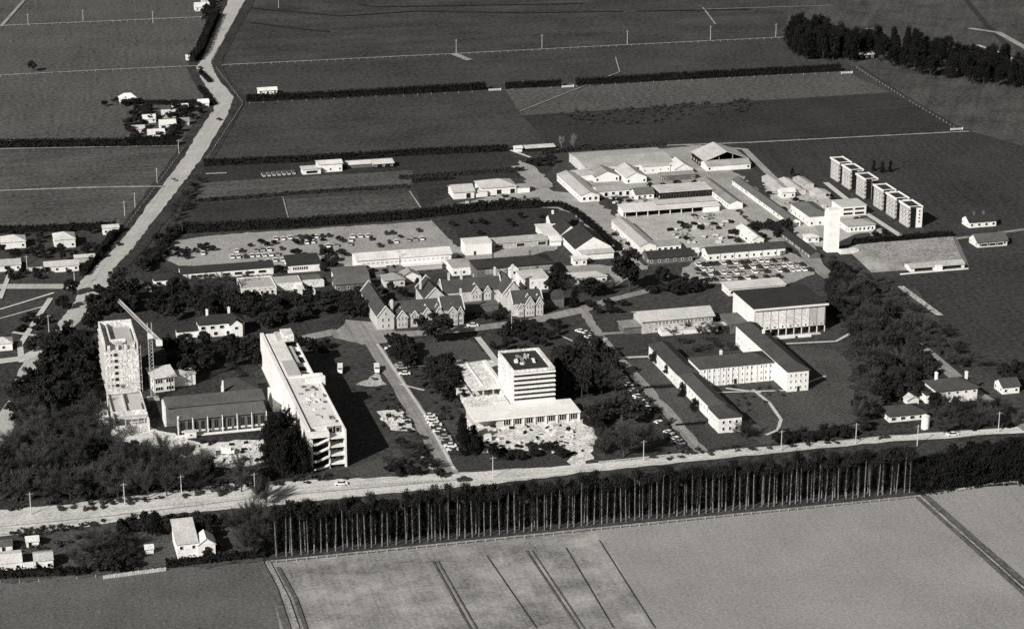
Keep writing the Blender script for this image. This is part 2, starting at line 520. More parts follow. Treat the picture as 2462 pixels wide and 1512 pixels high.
def wins(root, face, n, z, ww, wh, a0, a1, w, d, x0=0.0, y0=0.0, frame='white', glass='glass', bars=0, skip=()):
    me = win_mesh(ww, wh, frame, glass, bars=bars)
    for i in range(n):
        if i in skip:
            continue
        a = (a0 + a1) / 2 if n == 1 else a0 + (a1 - a0) * i / (n - 1)
        hang(root, 'window', me, face, a, z, w, d, x0, y0)
def door(root, face, a, w, d, dw=1.1, dh=2.1, m='dark', x0=0.0, y0=0.0):
    hang(root, 'door', win_mesh(dw, dh, 'timber', m), face, a, 0.02, w, d, x0, y0)

# ------------------------------------------------------------------ walls and roofs
def wall_mb(w, d, h, roof, r, x0=0.0, y0=0.0):
    b = MB()
    k = roof[:2]
    if k in ('gx', 'gy'):
        s = d if k == 'gx' else w
        o = y0 if k == 'gx' else x0
        b.ext([(o, -.2), (o + s, -.2), (o + s, h), (o + s / 2, h + r), (o, h)], 'x' if k == 'gx' else 'y',
              x0 if k == 'gx' else y0, (x0 + w) if k == 'gx' else (y0 + d))
    elif k == 'mf':
        b.ext([(y0, -.2), (y0 + d, -.2), (y0 + d, h + r), (y0, h)], 'x', x0, x0 + w)
    elif k == 'pa':
        b.box(x0, y0, -.2, x0 + w, y0 + d, h - .6)
        t = .35
        b.box(x0, y0, h - .6, x0 + w, y0 + t, h)
        b.box(x0, y0 + d - t, h - .6, x0 + w, y0 + d, h)
        b.box(x0, y0 + t, h - .6, x0 + t, y0 + d - t, h)
        b.box(x0 + w - t, y0 + t, h - .6, x0 + w, y0 + d - t, h)
    else:
        b.box(x0, y0, -.2, x0 + w, y0 + d, h)
    return b
def roof_mb(w, d, h, roof, r, x0=0.0, y0=0.0, ov=0.5, t=0.22):
    b = MB()
    k = roof[:2]
    if k == 'fl':
        b.box(x0 - ov, y0 - ov, h + .01, x0 + w + ov, y0 + d + ov, h + .35)
    elif k == 'pa':
        b.box(x0 + .36, y0 + .36, h - .59, x0 + w - .36, y0 + d - .36, h - .45)
    elif k in ('gx', 'gy'):
        s = d if k == 'gx' else w
        o = y0 if k == 'gx' else x0
        sl = r / (s / 2)
        e = .03
        b.ext([(o - ov, h - ov * sl + e), (o + s / 2, h + r + e), (o + s + ov, h - ov * sl + e), (o + s + ov, h - ov * sl + e + t),
               (o + s / 2, h + r + e + t), (o - ov, h - ov * sl + e + t)], 'x' if k == 'gx' else 'y',
              (x0 if k == 'gx' else y0) - ov, ((x0 + w) if k == 'gx' else (y0 + d)) + ov)
    elif k == 'mf':
        sl = r / d
        b.ext([(y0 - ov, h - ov * sl + .03), (y0 + d + ov, h + r + ov * sl + .03), (y0 + d + ov, h + r + ov * sl + .25), (y0 - ov, h - ov * sl + .25)],
              'x', x0 - ov, x0 + w + ov)
    elif k in ('hx', 'hy'):
        X0, X1, Y0, Y1, z0, z1 = x0 - ov, x0 + w + ov, y0 - ov, y0 + d + ov, h + .02, h + .2
        zr = h + r
        if k == 'hx':
            q = min((Y1 - Y0) / 2, (X1 - X0) / 2 - .05)
            ra, rb = (X0 + q, (Y0 + Y1) / 2, zr), (X1 - q, (Y0 + Y1) / 2, zr)
        else:
            q = min((X1 - X0) / 2, (Y1 - Y0) / 2 - .05)
            ra, rb = ((X0 + X1) / 2, Y0 + q, zr), ((X0 + X1) / 2, Y1 - q, zr)
        lo = [(X0, Y0, z0), (X1, Y0, z0), (X1, Y1, z0), (X0, Y1, z0)]
        up = [(X0, Y0, z1), (X1, Y0, z1), (X1, Y1, z1), (X0, Y1, z1)]
        b.face(lo[::-1])
        for i in range(4):
            j = (i + 1) % 4
            b.face([lo[i], lo[j], up[j], up[i]])
        if k == 'hx':
            b.face([up[0], up[1], rb, ra]); b.face([up[1], up[2], rb]); b.face([up[2], up[3], ra, rb]); b.face([up[3], up[0], ra])
        else:
            b.face([up[0], up[1], ra]); b.face([up[1], up[2], rb, ra]); b.face([up[2], up[3], rb]); b.face([up[3], up[0], ra, rb])
    return b
def chimney(root, x, y, z0, z1, m='brick', s=.45):
    b = MB()
    b.box(x - s, y - s, z0, x + s, y + s, z1).box(x - s - .1, y - s - .1, z1 + .002, x + s + .1, y + s + .1, z1 + .2)
    b.box(x - .2, y - .2, z1 + .203, x + .2, y + .2, z1 + .5)
    ch = part(root, 'chimney', b, m)
NOWIN = ('science_block', 'brick_block', 'classroom_block', 'prefab_range', 'library_annexe', 'classroom_court', 'cottage', 'long_shed', 'implement_shed', 'stable_range', 'garden_pavilion',
         'stock_shed', 'canteen', 'block_of_flats', 'shelter', 'seed_store', 'workshop', 'farmhouse')
def bld(name, label, x, y, w, d, h, roof='flat', r=2.0, wall='white', rm='roof_iron', rz=0.0, cat='building', group=None, ov=.5,
        wf=(), wl=(), dr=None, frame='white', chim=()):
    """x, y: front left corner at the ground; wf / wl: rows (count, sill height, width, height) on front / left wall"""
    T = thing(name, label, cat, x, y, rz, group)
    part(T, 'wall', wall_mb(w, d, h, roof, r), wall)
    RF = part(T, 'roof', roof_mb(w, d, h, roof, r, ov=ov), rm)
    if not wf and h >= 2.4 and w > 5 and roof != 'xx' and name not in ('hay_barn',):
        wf = [(max(2, int(w / 3.2)), .9, 1.2, min(1.3, h - 1.4))] if name not in NOWIN else ()
    if not wl and h >= 2.4 and d > 5:
        wl = [(max(2, int(d / 3.6)), .9, 1.1, min(1.2, h - 1.4))]
    for (n, z, ww, wh) in wf:
        wins(T, 'f', n, z, ww, wh, ww * .5 + .7, w - ww * .5 - .7, w, d, frame=frame)
    for (n, z, ww, wh) in wl:
        wins(T, 'l', n, z, ww, wh, ww * .5 + .7, d - ww * .5 - .7, w, d, frame=frame)
    if dr:
        door(T, 'f', dr, w, d)
    for c in chim:
        chimney(RF, *c)
    return T

# ================================================================== BUILDINGS
# --- tower block under construction beside the main road
def tower_block():
    x, y, w, d, h = 54.3, 815.1, 12.7, 26.5, 21.0
    T = thing('tower_block', 'tall pale tower block under construction beside the lattice crane', 'building', x, y)
    b = MB()
    b.box(0, 0, -.2, w, d, h - 3.4)                                  # finished storeys
    part(T, 'wall', b, 'white_rough')
    b = MB()                                                          # open top storey: walls standing, no roof yet
    z0, z1 = h - 3.39, h
    b.box(0, 0, z0, .5, d, z1).box(.5, d - .5, z0, w, d, z1).box(w - .5, 0, z0, w, d - .5, z1 - .6)
    for i in range(4):
        b.box(1.2 + i * 3.1, 0, z0, 2.2 + i * 3.1, .5, z1 - 1.2)
    b.box(2.6, 6, z0, 3.0, d - 1, z1 - .5).box(3.0, 6, z0, 8.5, 6.4, z1 - .9)
    part(T, 'unfinished_storey', b, 'white_rough')
    b = MB()
    b.box(3.2, 8, h - 3.38, 11.5, 24, h - 2.2).box(9.0, 1.0, h - 3.38, 11.5, 4.5, h - .9).box(4.5, 1.2, h - 3.38, 7.2, 5.2, h - 1.6)
    part(T, 'formwork', b, 'concrete')
    b = MB()
    for k in range(7):
        b.box(-.45, -.02, 2.6 * k + 2.2, -.002, d, 2.6 * k + 2.5)
    part(T, 'balcony_edge', b, 'concrete')
    for k in range(6):
        z = 3.0 + 2.45 * k
        wins(T, 'f', 3, z + .1, .5, 1.1, .8, 3.3, w, d, frame='white_rough', glass='concrete')
        wins(T, 'f', 4, z + .1, 1.3, 1.2, 5.8, 11.6, w, d, frame='white_rough', glass='white_rough')
        wins(T, 'l', 9, z, 1.3, 1.3, 1.6, 25, w, d, frame='concrete', glass='dark' if k % 2 else 'concrete')
        wins(T, 'f', 1, z, 1.5, 1.35, 4.2, 4.2, w, d, frame='concrete', glass='dark')
        if k in (0, 1, 4, 5):
            wins(T, 'f', 1, z + .3, .8, .9, 2.4, 2.4, w, d, frame='concrete', glass='dark')
    wins(T, 'f', 1, 2.6, 1.6, 1.2, 6.1, 6.1, w, d, frame='concrete', glass='dark')
    b = MB()                                                          # scaffold on the right edge
    for j in range(3):
        b.tube((w + .9, .4 + j * 4, 0), (w + .9, .4 + j * 4, h - 2), .07)
    for k in range(7):
        b.box(w + .1, .2, 2.8 * k + 1.2, w + 1.0, 9.0, 2.8 * k + 1.3)
    part(T, 'scaffold', b, 'pole')
    # low wing being built in front
    P = thing('building_shell', 'low roofless concrete shell in front of the pale tower block', 'building', 53.4, 774)
    w, d, h = 12.9, 30.5, 5.0
    b = MB()
    b.box(0, 0, -.2, w, .5, h - 2.3).box(0, .5, -.2, .5, d, h).box(w - .5, .5, -.2, w, d, h - .8).box(.5, 9, -.2, w - .5, 9.4, h)
    part(P, 'wall', b, 'white_rough')
    b = MB()
    b.box(.6, 9.5, h - 1.2, w - .6, d - 1, h - .9).box(5.2, 10, h - .89, 5.7, d - 2, h + .5).box(6.2, 11, h - .89, 11.5, 18, h - .3)
    part(P, 'floor_slab', b, 'concrete')
    b = MB()
    for i in range(5):
        b.box(2.0 + i * 2.3, 3.5, -.2, 2.35 + i * 2.3, 3.9, h - .4)
    b.box(1.5, 3.4, h - .39, w - .6, 4.0, h + .1)
    b.box(1.0, 6.5, h - 2.0, w - .6, 7.1, h - 1.4)
    part(P, 'column_frame', b, 'concrete')
    S = thing('scaffold', 'tangle of pale scaffolding against the left side of the concrete shell', 'scaffold', 49.0, 779)
    b = MB()
    for i in range(3):
        for j in range(6):
            b.tube((i * 1.5, j * 3.2, 0), (i * 1.5, j * 3.2, 4.2 + (i * j % 3)), .07)
    for j in range(5):
        b.box(-.3, j * 3.2, 1.8 + (j % 2) * 1.6, 3.4, j * 3.2 + 2.2, 2.0 + (j % 2) * 1.6)
        b.tube((0, j * 3.2, .3), (3, j * 3.2 + 3, 3.6), .06)
    part(S, 'frame', b, 'white_rough')
tower_block()

# --- crane
def crane():
    T = thing('tower_crane', 'lattice tower crane standing right of the pale tower block', 'crane', 70.9, 806.5)
    s, H = .75, 27.0
    b = MB()
    for a in (-s, s):
        for c in (-s, s):
            b.tube((a, c, 0), (a, c, H + 3.5), .10, n=4)
    for k in range(18):
        z = k * 1.5
        for (p, q) in (((-s, -s), (s, -s)), ((s, -s), (s, s)), ((s, s), (-s, s)), ((-s, s), (-s, -s))):
            b.tube((*p, z), (*q, z + 1.5), .06, n=4)
    part(T, 'mast', b, 'concrete')
    dx, dy = -0.19, 0.98
    j = MB()
    n = Vector((-dy, dx, 0))
    for (o, zz) in ((-.6, 0), (.6, 0), (0, 1.1)):
        a = Vector((-dx * 13, -dy * 13, H + zz)) + n * o
        c = Vector((dx * 40, dy * 40, H + zz)) + n * o
        j.tube(a, c, .11, n=4)
    for k in range(36):
        a = Vector((dx, dy, 0)) * (k * 1.45 - 12)
        c = Vector((dx, dy, 0)) * (k * 1.45 - 11.27)
        for o in (-.6, .6):
            j.tube(a + n * o + Vector((0, 0, H)), c + Vector((0, 0, H + 1.1)), .06, n=4)
            j.tube(c + Vector((0, 0, H + 1.1)), a + Vector((dx, dy, 0)) * 1.45 + n * o + Vector((0, 0, H)), .06, n=4)
    part(T, 'jib', j, 'concrete')
    c = MB()
    p = Vector((-dx * 11.8, -dy * 11.8, H - 1.6))
    c.box(p.x - 1.1, p.y - 1.2, p.z, p.x + 1.1, p.y + 1.2, p.z + 1.9)
    part(T, 'counterweight', c, 'white')
    c = MB()
    c.box(-1.0, -1.9, H - 2.2, 1.0, -.9, H - .3)
    part(T, 'cab', c, 'white')
    c = MB()
    c.box(-2.2, -2.2, -.1, 2.2, 2.2, .5)
    part(T, 'base', c, 'concrete')
crane()

# --- the long block with open stairs
def long_block():
    T = thing('hostel_block', 'long white unfinished hostel block with open zigzag stairs at its end', 'building', 115.9, 721.5)
    w, d, h = 13.6, 110.0, 13.4
    b = MB()
    b.box(0, 2.2, -.2, 1.3, d, h + .9)                                # tall blank west wall
    b.box(1.31, 2.2, -.2, 2.0, d, h - 1.6)                            # slot behind it
    b.box(2.01, 6.0, -.2, w, 58, h)
    b.box(2.01, 58, -.2, 8.0, d, h + .25)
    b.box(8.01, 58, -.2, w - .4, d, h - 1.8)
    part(T, 'wall', b, 'white')
    b = MB()
    b.box(2.3, 6.3, h + .01, w - .3, 57.5, h + .18)
    b.box(2.3, 58.5, h + .26, 7.8, d - .4, h + .42)
    part(T, 'roof', b, 'roof_white')
    b = MB()
    b.box(w - .5, 6, h + .19, w, 58, h + .6)
    b.box(w - .9, 58.5, h - 1.79, w - .4, d - .4, h - .9)
    part(T, 'parapet', b, 'white')
    b = MB()
    b.box(7.8, 50, h - 1, w + 1.6, 51.2, h + 2.6).box(w + .2, 51.3, h - 1, w + 1.6, 57, h + 1.6)
    b.box(7.9, 57.2, h + .2, w + .8, 58.2, h + 1.2)
    part(T, 'upstand', b, 'white')
    b = MB()
    b.box(7.2, d - 12, h + .5, 11.5, d - 4, h + 3.2)
    part(T, 'penthouse', b, 'white_rough')
    b = MB()
    b.box(5.2, d - 11, h + .43, 7.1, d - 2, h + 1.6).box(2.8, 58.6, h + .43, 7.7, 75, h + 1.1).box(7.85, 75.5, h - 1.7, 10.2, 96, h - .6)
    part(T, 'roof_screed', b, 'concrete')
    for (yy, xx, ww, dd) in ((62, 8.6, 3.4, 5), (70, 9.0, 2.6, 4), (79, 10.3, 2.2, 6), (88, 10.3, 2.2, 4), (97.5, 8.6, 4.0, 5)):
        b = MB()
        b.box(xx, yy, h - 1.78, xx + ww, yy + dd, h - 1.6)
        part(T, 'roof_opening', b, 'dark')
    random.seed(3)
    for i in range(26):                                               # builder's materials lying on the roof
        x, y = random.uniform(3, 12), random.uniform(8, 48)
        s = random.uniform(.4, 1.6)
        b = MB()
        b.box(x, y, h + .19, x + s, y + random.uniform(.5, 2.5), h + random.uniform(.3, .8))
        part(T, 'material_stack', b, random.choice(['concrete', 'roof_grey', 'white', 'timber', 'roof_grey']))
    # stair end: slabs, zigzag flights, fin wall
    b = MB()
    b.box(w - .7, 0, -.2, w, 5.9, h + .6).box(0, 0, h - 1.6, 7.6, 2.1, h + .2)
    b.box(7.4, .3, -.2, 7.8, 5.9, h - .2)
    part(T, 'fin_wall', b, 'white')
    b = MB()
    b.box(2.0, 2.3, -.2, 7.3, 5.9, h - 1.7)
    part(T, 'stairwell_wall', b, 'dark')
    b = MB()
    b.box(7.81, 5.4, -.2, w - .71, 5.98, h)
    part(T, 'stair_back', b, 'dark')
    for k in range(4):
        z = 1.2 + k * 3.2
        b = MB()
        b.box(7.81, .2, z, w - .71, 5.3, z + .35)
        part(T, 'landing', b, 'white')
        b = MB()
        b.ext([(3.2, z - 1.7), (7.5, z), (7.5, z + .75), (3.2, z - .95)], 'y', -.3, .2)
        b.ext([(1.6, z - 1.75), (3.19, z - 1.7), (3.19, z - .95), (1.6, z - .95)], 'y', -.3, .2)
        part(T, 'stair_flight', b, 'white')
        wins(T, 'f', 2, z + .5, 1.6, 2.0, 9.0, 11.6, w, d, y0=5.4, frame='white', glass='dark')
    # low annexes along the west wall
    b = MB()
    b.box(-3.2, 60, -.2, -.01, 72, 5.5)
    part(T, 'annexe', b, 'white')
    b = MB(); b.box(-2.0, 38, -.2, -.01, 46, 6.5)
    part(T, 'annexe', b, 'white')
    for k in range(4):
        wins(T, 'r', 16, 1.4 + 3.1 * k, 2.2, 1.5, 9, 55, w, d)
long_block()

# --- assembly hall with columns
def hall_columns():
    T = thing('dining_hall', 'two-tiered dark-roofed hall with tall white columns along its front', 'hall', 76.0, 767)
    w, d = 32.0, 9.0
    b = MB()
    b.box(0, 0, -.2, w, d, 5.9)
    part(T, 'wall', b, 'brick')
    b = MB()
    b.ext([(-.9, 5.92), (d, 7.0), (d, 7.25), (-.9, 6.2)], 'x', -.5, w + .3)
    part(T, 'front_roof', b, 'roof_grey')
    b = MB()
    b.box(-3.4, d + .02, -.2, w + .6, d + 8, 7.6)
    part(T, 'rear_wall', b, 'brick')
    b = MB()
    b.box(-4.1, d + .1, -.15, -3.45, d + 8, 8.0)
    part(T, 'end_wall', b, 'white')
    b = MB()
    b.ext([(d - 1.0, 7.62), (d + 8.6, 8.3), (d + 8.6, 8.6), (d - 1.0, 7.9)], 'x', -3.4, w + 1.2)
    part(T, 'rear_roof', b, 'roof_grey')
    for i in range(7):
        b = MB()
        x = -.3 + i * (w + .3) / 6
        b.box(x - .16, -1.05, -.1, x + .16, -.75, 6.5)
        part(T, 'column', b, 'white')
    for i in range(13):
        x = 1.6 + i * (w - 3.0) / 12
        hang(T, 'window', win_mesh(1.5, 3.4, 'brick', 'dark', bars=1), 'f', x, 1.5, w, d)
        b = MB()
        b.box(x - .75, -.16, .8, x + .75, -.01, 1.35)
        part(T, 'spandrel_panel', b, 'white')
    b = MB()
    b.box(-1, -3.0, -.1, w + 2, -1.2, .35)
    part(T, 'terrace', b, 'white')
    b = MB()
    b.box(-.4, -.2, 6.2, .3, .3, 7.2)
    part(T, 'flue', b, 'white')
hall_columns()

# --- hall behind it: white fin and pyramid roof
T = thing('lecture_theatre', 'dark hip-roofed pavilion with a white fin wall behind the columned hall', 'building', 97.0, 795)
w, d = 12.5, 14
part(T, 'wall', wall_mb(w, d, 4.0, 'hx', 0), 'white')
part(T, 'roof', roof_mb(w, d, 4.0, 'hy', 3.2), 'roof_tile')
b = MB(); b.ext([(-.6, -.2), (3, -.2), (3, 4), (-.6, 9.5)], 'x', -1.3, -.7)
part(T, 'fin_wall', b, 'white')
b = MB(); b.box(-1.5, -2.4, -.1, w + .8, -.8, 3.3)
part(T, 'porch', b, 'white')

# --- small white two-storey house turned to the grid
T = thing('flat_block', 'small white two-storey flat block with mono-pitch white roof by the crane', 'house', 72.0, 813, R_(8))
w, d = 8.0, 8.5
part(T, 'wall', wall_mb(w, d, 6.0, 'mf', 1.0), 'white')
part(T, 'roof', roof_mb(w, d, 6.0, 'mf', 1.0, ov=.9), 'roof_white')
for z in (.7, 3.6):
    wins(T, 'f', 2, z, 3.0, 1.5, 2.0, 6.2, w, d, bars=2)
    wins(T, 'l', 2, z, 2.0, 1.5, 2.0, 6.2, w, d)
part(T, 'annexe', wall_mb(9, 6, 4.6, 'fl', 0, 8.05, 3.0), 'white')
part(T, 'annexe_roof', roof_mb(9, 6, 4.6, 'fl', 0, 8.05, 3.0, ov=.3), 'roof_white')

# --- old two-storey house in the trees
T = bld('old_house', 'white half-timbered two-storey house with dark roof and chimneys among trees', *G(480, 813), 18.5, 9, 5.6, 'hx', 2.6, 'white', 'roof_dark', cat='house',
        wf=[(5, 3.4, 1.9, 1.5), (4, .7, 1.7, 1.6)], wl=[(2, 3.4, 1.4, 1.4)], frame='white', chim=[(4, 5, 7, 10.2, 'white'), (13, 5, 7, 10.4, 'white')])
b = MB(); b.box(-9, 1.5, -.2, -.05, 6, 2.8)
part(T, 'lean_to', b, 'white')
b = MB(); b.ext([(1.2, 2.82), (6.2, 3.6), (6.2, 3.8), (1.2, 3.0)], 'x', -9.2, -.05)
part(T, 'lean_to_roof', b, 'roof_dark')
part(T, 'bay', wall_mb(5, 2.6, 5.4, 'gy', 2.0, 12.4, -2.61), 'white')
part(T, 'bay_roof', roof_mb(5, 2.6, 5.4, 'gy', 2.0, 12.4, -2.61, ov=.3), 'roof_dark')
wins(T, 'f', 1, 3.3, 1.6, 1.3, 14.9, 14.9, 5, 2.6, y0=-2.61)

# --- five-storey tower with sun-shade bands + podium
def band_tower():
    x, y, w, d, h = 199.2, 757.2, 16.0, 23.0, 16.0
    T = thing('office_tower', 'white tower ringed by six dark window bands rising behind a low podium', 'building', x, y)
    b = MB()
    b.box(.6, 1.2, -.2, w - .6, d - .6, h - .6)
    part(T, 'core', b, 'dark')
    b = MB()
    b.box(0, 1.2, -.2, .55, d, h - .3)
    part(T, 'side_wall', b, 'white_rough')
    n = 6
    for k in range(n + 1):
        z = 4.1 + k * (h - 5.0) / n
        b = MB()
        b.hexa([(-.1, -.3, z), (w + .2, -.3, z), (w + .2, d, z), (-.1, d, z)], [(-.1, -.3, z + .5), (w + .2, -.3, z + .5), (w + .2, d, z + .5), (-.1, d, z + .5)])
        part(T, 'floor_band', b, 'white')
        if k < n:
            for i in range(9):
                b = MB()
                b.box(1.0 + i * 1.75, 1.0, z + .51, 2.4 + i * 1.75, 1.15, z + (h - 5.0) / n - .02)
                part(T, 'window', b, 'glass')
    b = MB()
    t = .5
    b.box(0, 0, h - .14, w, t, h + .9).box(0, d - t, h - .14, w, d, h + .9).box(0, t, h - .14, t, d - t, h + .9).box(w - t - .9, t, h - .14, w, d - t, h + .9)
    part(T, 'parapet', b, 'white_rough')
    b = MB(); b.box(.6, .6, h - .1, w - 1.5, d - .6, h + .05)
    part(T, 'roof', b, 'roof_dark')
    random.seed(5)
    for i in range(16):
        xx, yy = random.uniform(3, 12), random.uniform(4, 17)
        b = MB(); b.box(xx, yy, h + .06, xx + random.uniform(.4, 1.2), yy + random.uniform(.6, 2.2), h + random.uniform(.4, 1.2))
        part(T, 'roof_plant', b, random.choice(['white', 'concrete', 'roof_iron']))
    # podium
    P = thing('podium', 'low white flat-roofed podium with glazed front below the banded tower', 'building', 181.0, 743.4)
    w, d, h = 40.2, 13.6, 3.5
    b = MB(); b.box(8.5, .6, -.2, w - .3, d, h); b.box(0, 4.0, -.2, 8.4, d, h)
    part(P, 'wall', b, 'brick_pale')
    b = MB(); b.box(-.2, -.3, h + .01, w, d, h + .5)
    part(P, 'roof', b, 'white')
    for i in range(7):
        x = 12.3 + i * 4.25
        hang(P, 'window', win_mesh(2.7, 2.3, 'white', 'dark', bars=2), 'f', x, .8, w, d, y0=.6)
        b = MB(); b.box(x + 1.75, .0, -.1, x + 2.2, .55, h)
        part(P, 'pier', b, 'white')
    U = thing('roof_slab', 'unfinished pale concrete roof slab with open frame left of the banded tower', 'building', 183.0, 758.5)
    b = MB(); b.box(0, 0, -.2, 15.5, 12, 3.0)
    part(U, 'wall', b, 'white_rough')
    b = MB(); b.box(4.8, 17, 3.3, 17.5, 46, 3.9)
    part(U, 'slab', b, 'white_rough')
    for i in range(4):
        for j in range(4):
            b = MB(); b.box(5.2 + i * 3.9, 17.4 + j * 9.2, -.2, 5.7 + i * 3.9, 17.9 + j * 9.2, 3.29)
            part(U, 'column', b, 'concrete')
    b = MB(); b.box(9.5, 21, 3.91, 10.0, 45.5, 4.3); b.box(16.2, 17, 3.91, 17.5, 46, 4.8)
    part(U, 'upstand', b, 'white')
    b = MB(); b.box(0.2, 12.1, -.2, 4.7, 44, 2.2)
    part(U, 'bund_wall', b, 'white_rough')
band_tower()

# --- white H-shaped hostel
def hostel():
    T = thing('hostel', 'white H-plan hostel with dark hipped roofs around a lawn court', 'hostel', 0, 0)
    W = 'white'
    def wing(x0, y0, w, d, h, rf, r, ov=.45):
        part(T, 'wall', wall_mb(w, d, h, 'hx', 0, x0, y0), W)
        part(T, 'roof', roof_mb(w, d, h, rf, r, x0, y0, ov=ov), 'roof_tile')
    wing(266.2, 718.3, 8.8, 11.0, 6.0, 'hy', 2.6)          # west wing, front pavilion
    wing(267.6, 729.4, 7.4, 37.5, 5.2, 'hy', 2.3)          # west wing, middle
    wing(267.0, 767.0, 8.4, 36.0, 5.6, 'hy', 2.6)          # west wing, back
    wing(275.5, 766.2, 30.4, 13.2, 7.4, 'hx', 2.6)         # cross wing
    wing(306.0, 752.3, 8.7, 57.0, 8.4, 'hy', 2.8)          # east wing
    for z, hh in ((.9, 1.1), (3.3, 1.1), (5.7, 1.2)):
        wins(T, 'f', 15, z, .62, hh, 277.5, 304.5, 30, 13, y0=766.2, frame='white')
        wins(T, 'f', 4, z + .4, .62, hh, 307.4, 313.4, 8, 50, y0=752.3, frame='white')
    for z in (.9, 3.3):
        wins(T, 'l', 5, z, .6, 1.0, 755, 764, 8, 50, x0=306.0, frame='white')
    wins(T, 'l', 4, 1.0, .7, 1.3, 720, 728, 8, 11, x0=266.2)
    wins(T, 'l', 4, 3.4, .7, 1.2, 720, 728, 8, 11, x0=266.2)
    wins(T, 'l', 11, 2.2, .9, 1.6, 731, 765, 7, 37, x0=267.6)
    wins(T, 'l', 9, 1.8, .9, 1.5, 770, 801, 8, 36, x0=267.0)
    wins(T, 'l', 6, 3.2, .9, 1.4, 784, 806, 8, 36, x0=306.0)
    wins(T, 'f', 3, 1.0, 1.0, 1.4, 268, 273, 8, 11, y0=718.3)
    wins(T, 'f', 3, 3.6, 1.0, 1.3, 268, 273, 8, 11, y0=718.3)
    hang(T, 'door', win_mesh(1.3, 2.2, 'timber', 'dark'), 'f', 290.2, .03, 1, 1, y0=766.2)
    hang(T, 'door', win_mesh(1.1, 2.2, 'timber', 'dark'), 'f', 310.6, .03, 1, 1, y0=752.3)
    for i in range(11):                                   # pilasters between the windows
        b = MB(); x = 278.4 + i * 2.55
        b.box(x - .16, 765.95, -.1, x + .16, 766.19, 7.3)
        part(T, 'pilaster', b, 'white')
    chimney(T, 287, 774.5, 8.5, 10.9, 'white'); chimney(T, 310.4, 790, 10.0, 12.3, 'white')
    b = MB(); b.box(283, 781, -.2, 301, 786, 3.0)
    part(T, 'annexe', b, 'white')
    b = MB(); b.box(282.6, 780.7, 3.01, 301.4, 786.3, 3.25)
    part(T, 'annexe_roof', b, 'roof_light')
hostel()

# --- classroom block with light roof
T = bld('classroom_block', 'two-storey white classroom block with pale sloping roof and window strips', 273.7, 832.0, 30.5, 12, 5.6, 'gx', 2.0, 'cream', 'roof_light', ov=.9,
        wl=[(2, 3.2, 1.4, 1.3)])
for z in (.9, 3.3):
    wins(T, 'f', 16, z, 1.2, 1.35, 6.0, 29.4, 30.5, 12, bars=1)
b = MB(); b.box(6.5, -5.2, -.2, 31, -1.0, 2.4)
part(T, 'veranda', b, 'white')
b = MB(); b.box(6.2, -5.5, 2.41, 37.5, -.95, 2.65)
part(T, 'veranda_roof', b, 'roof_white')
b = MB(); b.box(-7.5, 1, -.2, -.02, 9, 3.0)
part(T, 'side_wing', b, 'brick')
b = MB(); b.box(-8, .4, 3.01, -.02, 9.6, 3.3)
part(T, 'side_roof', b, 'roof_iron')

# --- big hall with dark flat roof and panelled front
def big_hall():
    x, y, w, d, h = 316.7, 816.5, 31.0, 25.0, 12.0
    T = thing('assembly_hall', 'large flat-roofed hall with tall white front panels and dark roof', 'hall', x, y)
    b = MB(); b.box(0, 0, 2.6, w, d, h)
    part(T, 'wall', b, 'concrete')
    b = MB(); b.box(1.2, 1.5, -.2, w - 1, d - 1, 2.59)
    part(T, 'base_wall', b, 'dark')
    b = MB(); b.box(-.25, 0, -.2, -.01, d, h)
    part(T, 'side_wall', b, 'white')
    b = MB(); b.box(-.6, -.9, h + .01, w + .9, d + .5, h + .16)
    part(T, 'roof', b, 'roof_dark')
    b = MB(); b.box(-.6, -1.2, h - .5, w + .9, -.91, h + .3)
    part(T, 'fascia', b, 'white')
    n = 9
    for i in range(n):
        x0 = .4 + i * (w - .6) / n
        b = MB(); b.box(x0 + .2, -.28, 2.8, x0 + (w - .6) / n - .25, -.02, h - 1.1)
        part(T, 'panel', b, 'white_rough' if i < 7 else 'concrete')
        hang(T, 'window', win_mesh(.9, .9, 'white', 'dark'), 'f', x0 + 1.7, 3.2, w, d, off=.285)
        b = MB(); b.box(x0 + .9, 1.25, .2, x0 + 2.4, 1.49, 2.3)
        part(T, 'ground_window', b, 'glass')
    for i in range(10):
        b = MB(); xx = .3 + i * (w - .6) / 9
        b.box(xx - .15, -.6, -.1, xx + .15, -.3, 2.59)
        part(T, 'column', b, 'white')
    b = MB()
    b.box(6, -3.4, -.1, w - 3, -1.4, .3)
    part(T, 'step', b, 'footpath')
    b = MB(); b.box(1.5, -5.2, -.1, 16, -4.2, 1.2).box(17.5, -5.4, -.1, 23, -4.4, 1.0)
    part(T, 'garden_wall', b, 'white')
    b = MB(); b.box(-8, 6, -.2, -.3, 19, 4.2)
    part(T, 'side_wing', b, 'brick')
    b = MB(); b.box(-8.3, 5.6, 4.21, -.3, 19.4, 4.5)
    part(T, 'side_roof', b, 'roof_grey')
big_hall()
bld('foyer_block', 'white flat-roofed building directly behind the dark-roofed assembly hall', *G(1752, 712), 26, 9, 3.2, 'fl', 0, 'white', 'roof_white', wf=[(6, .9, 2.4, 1.3)])

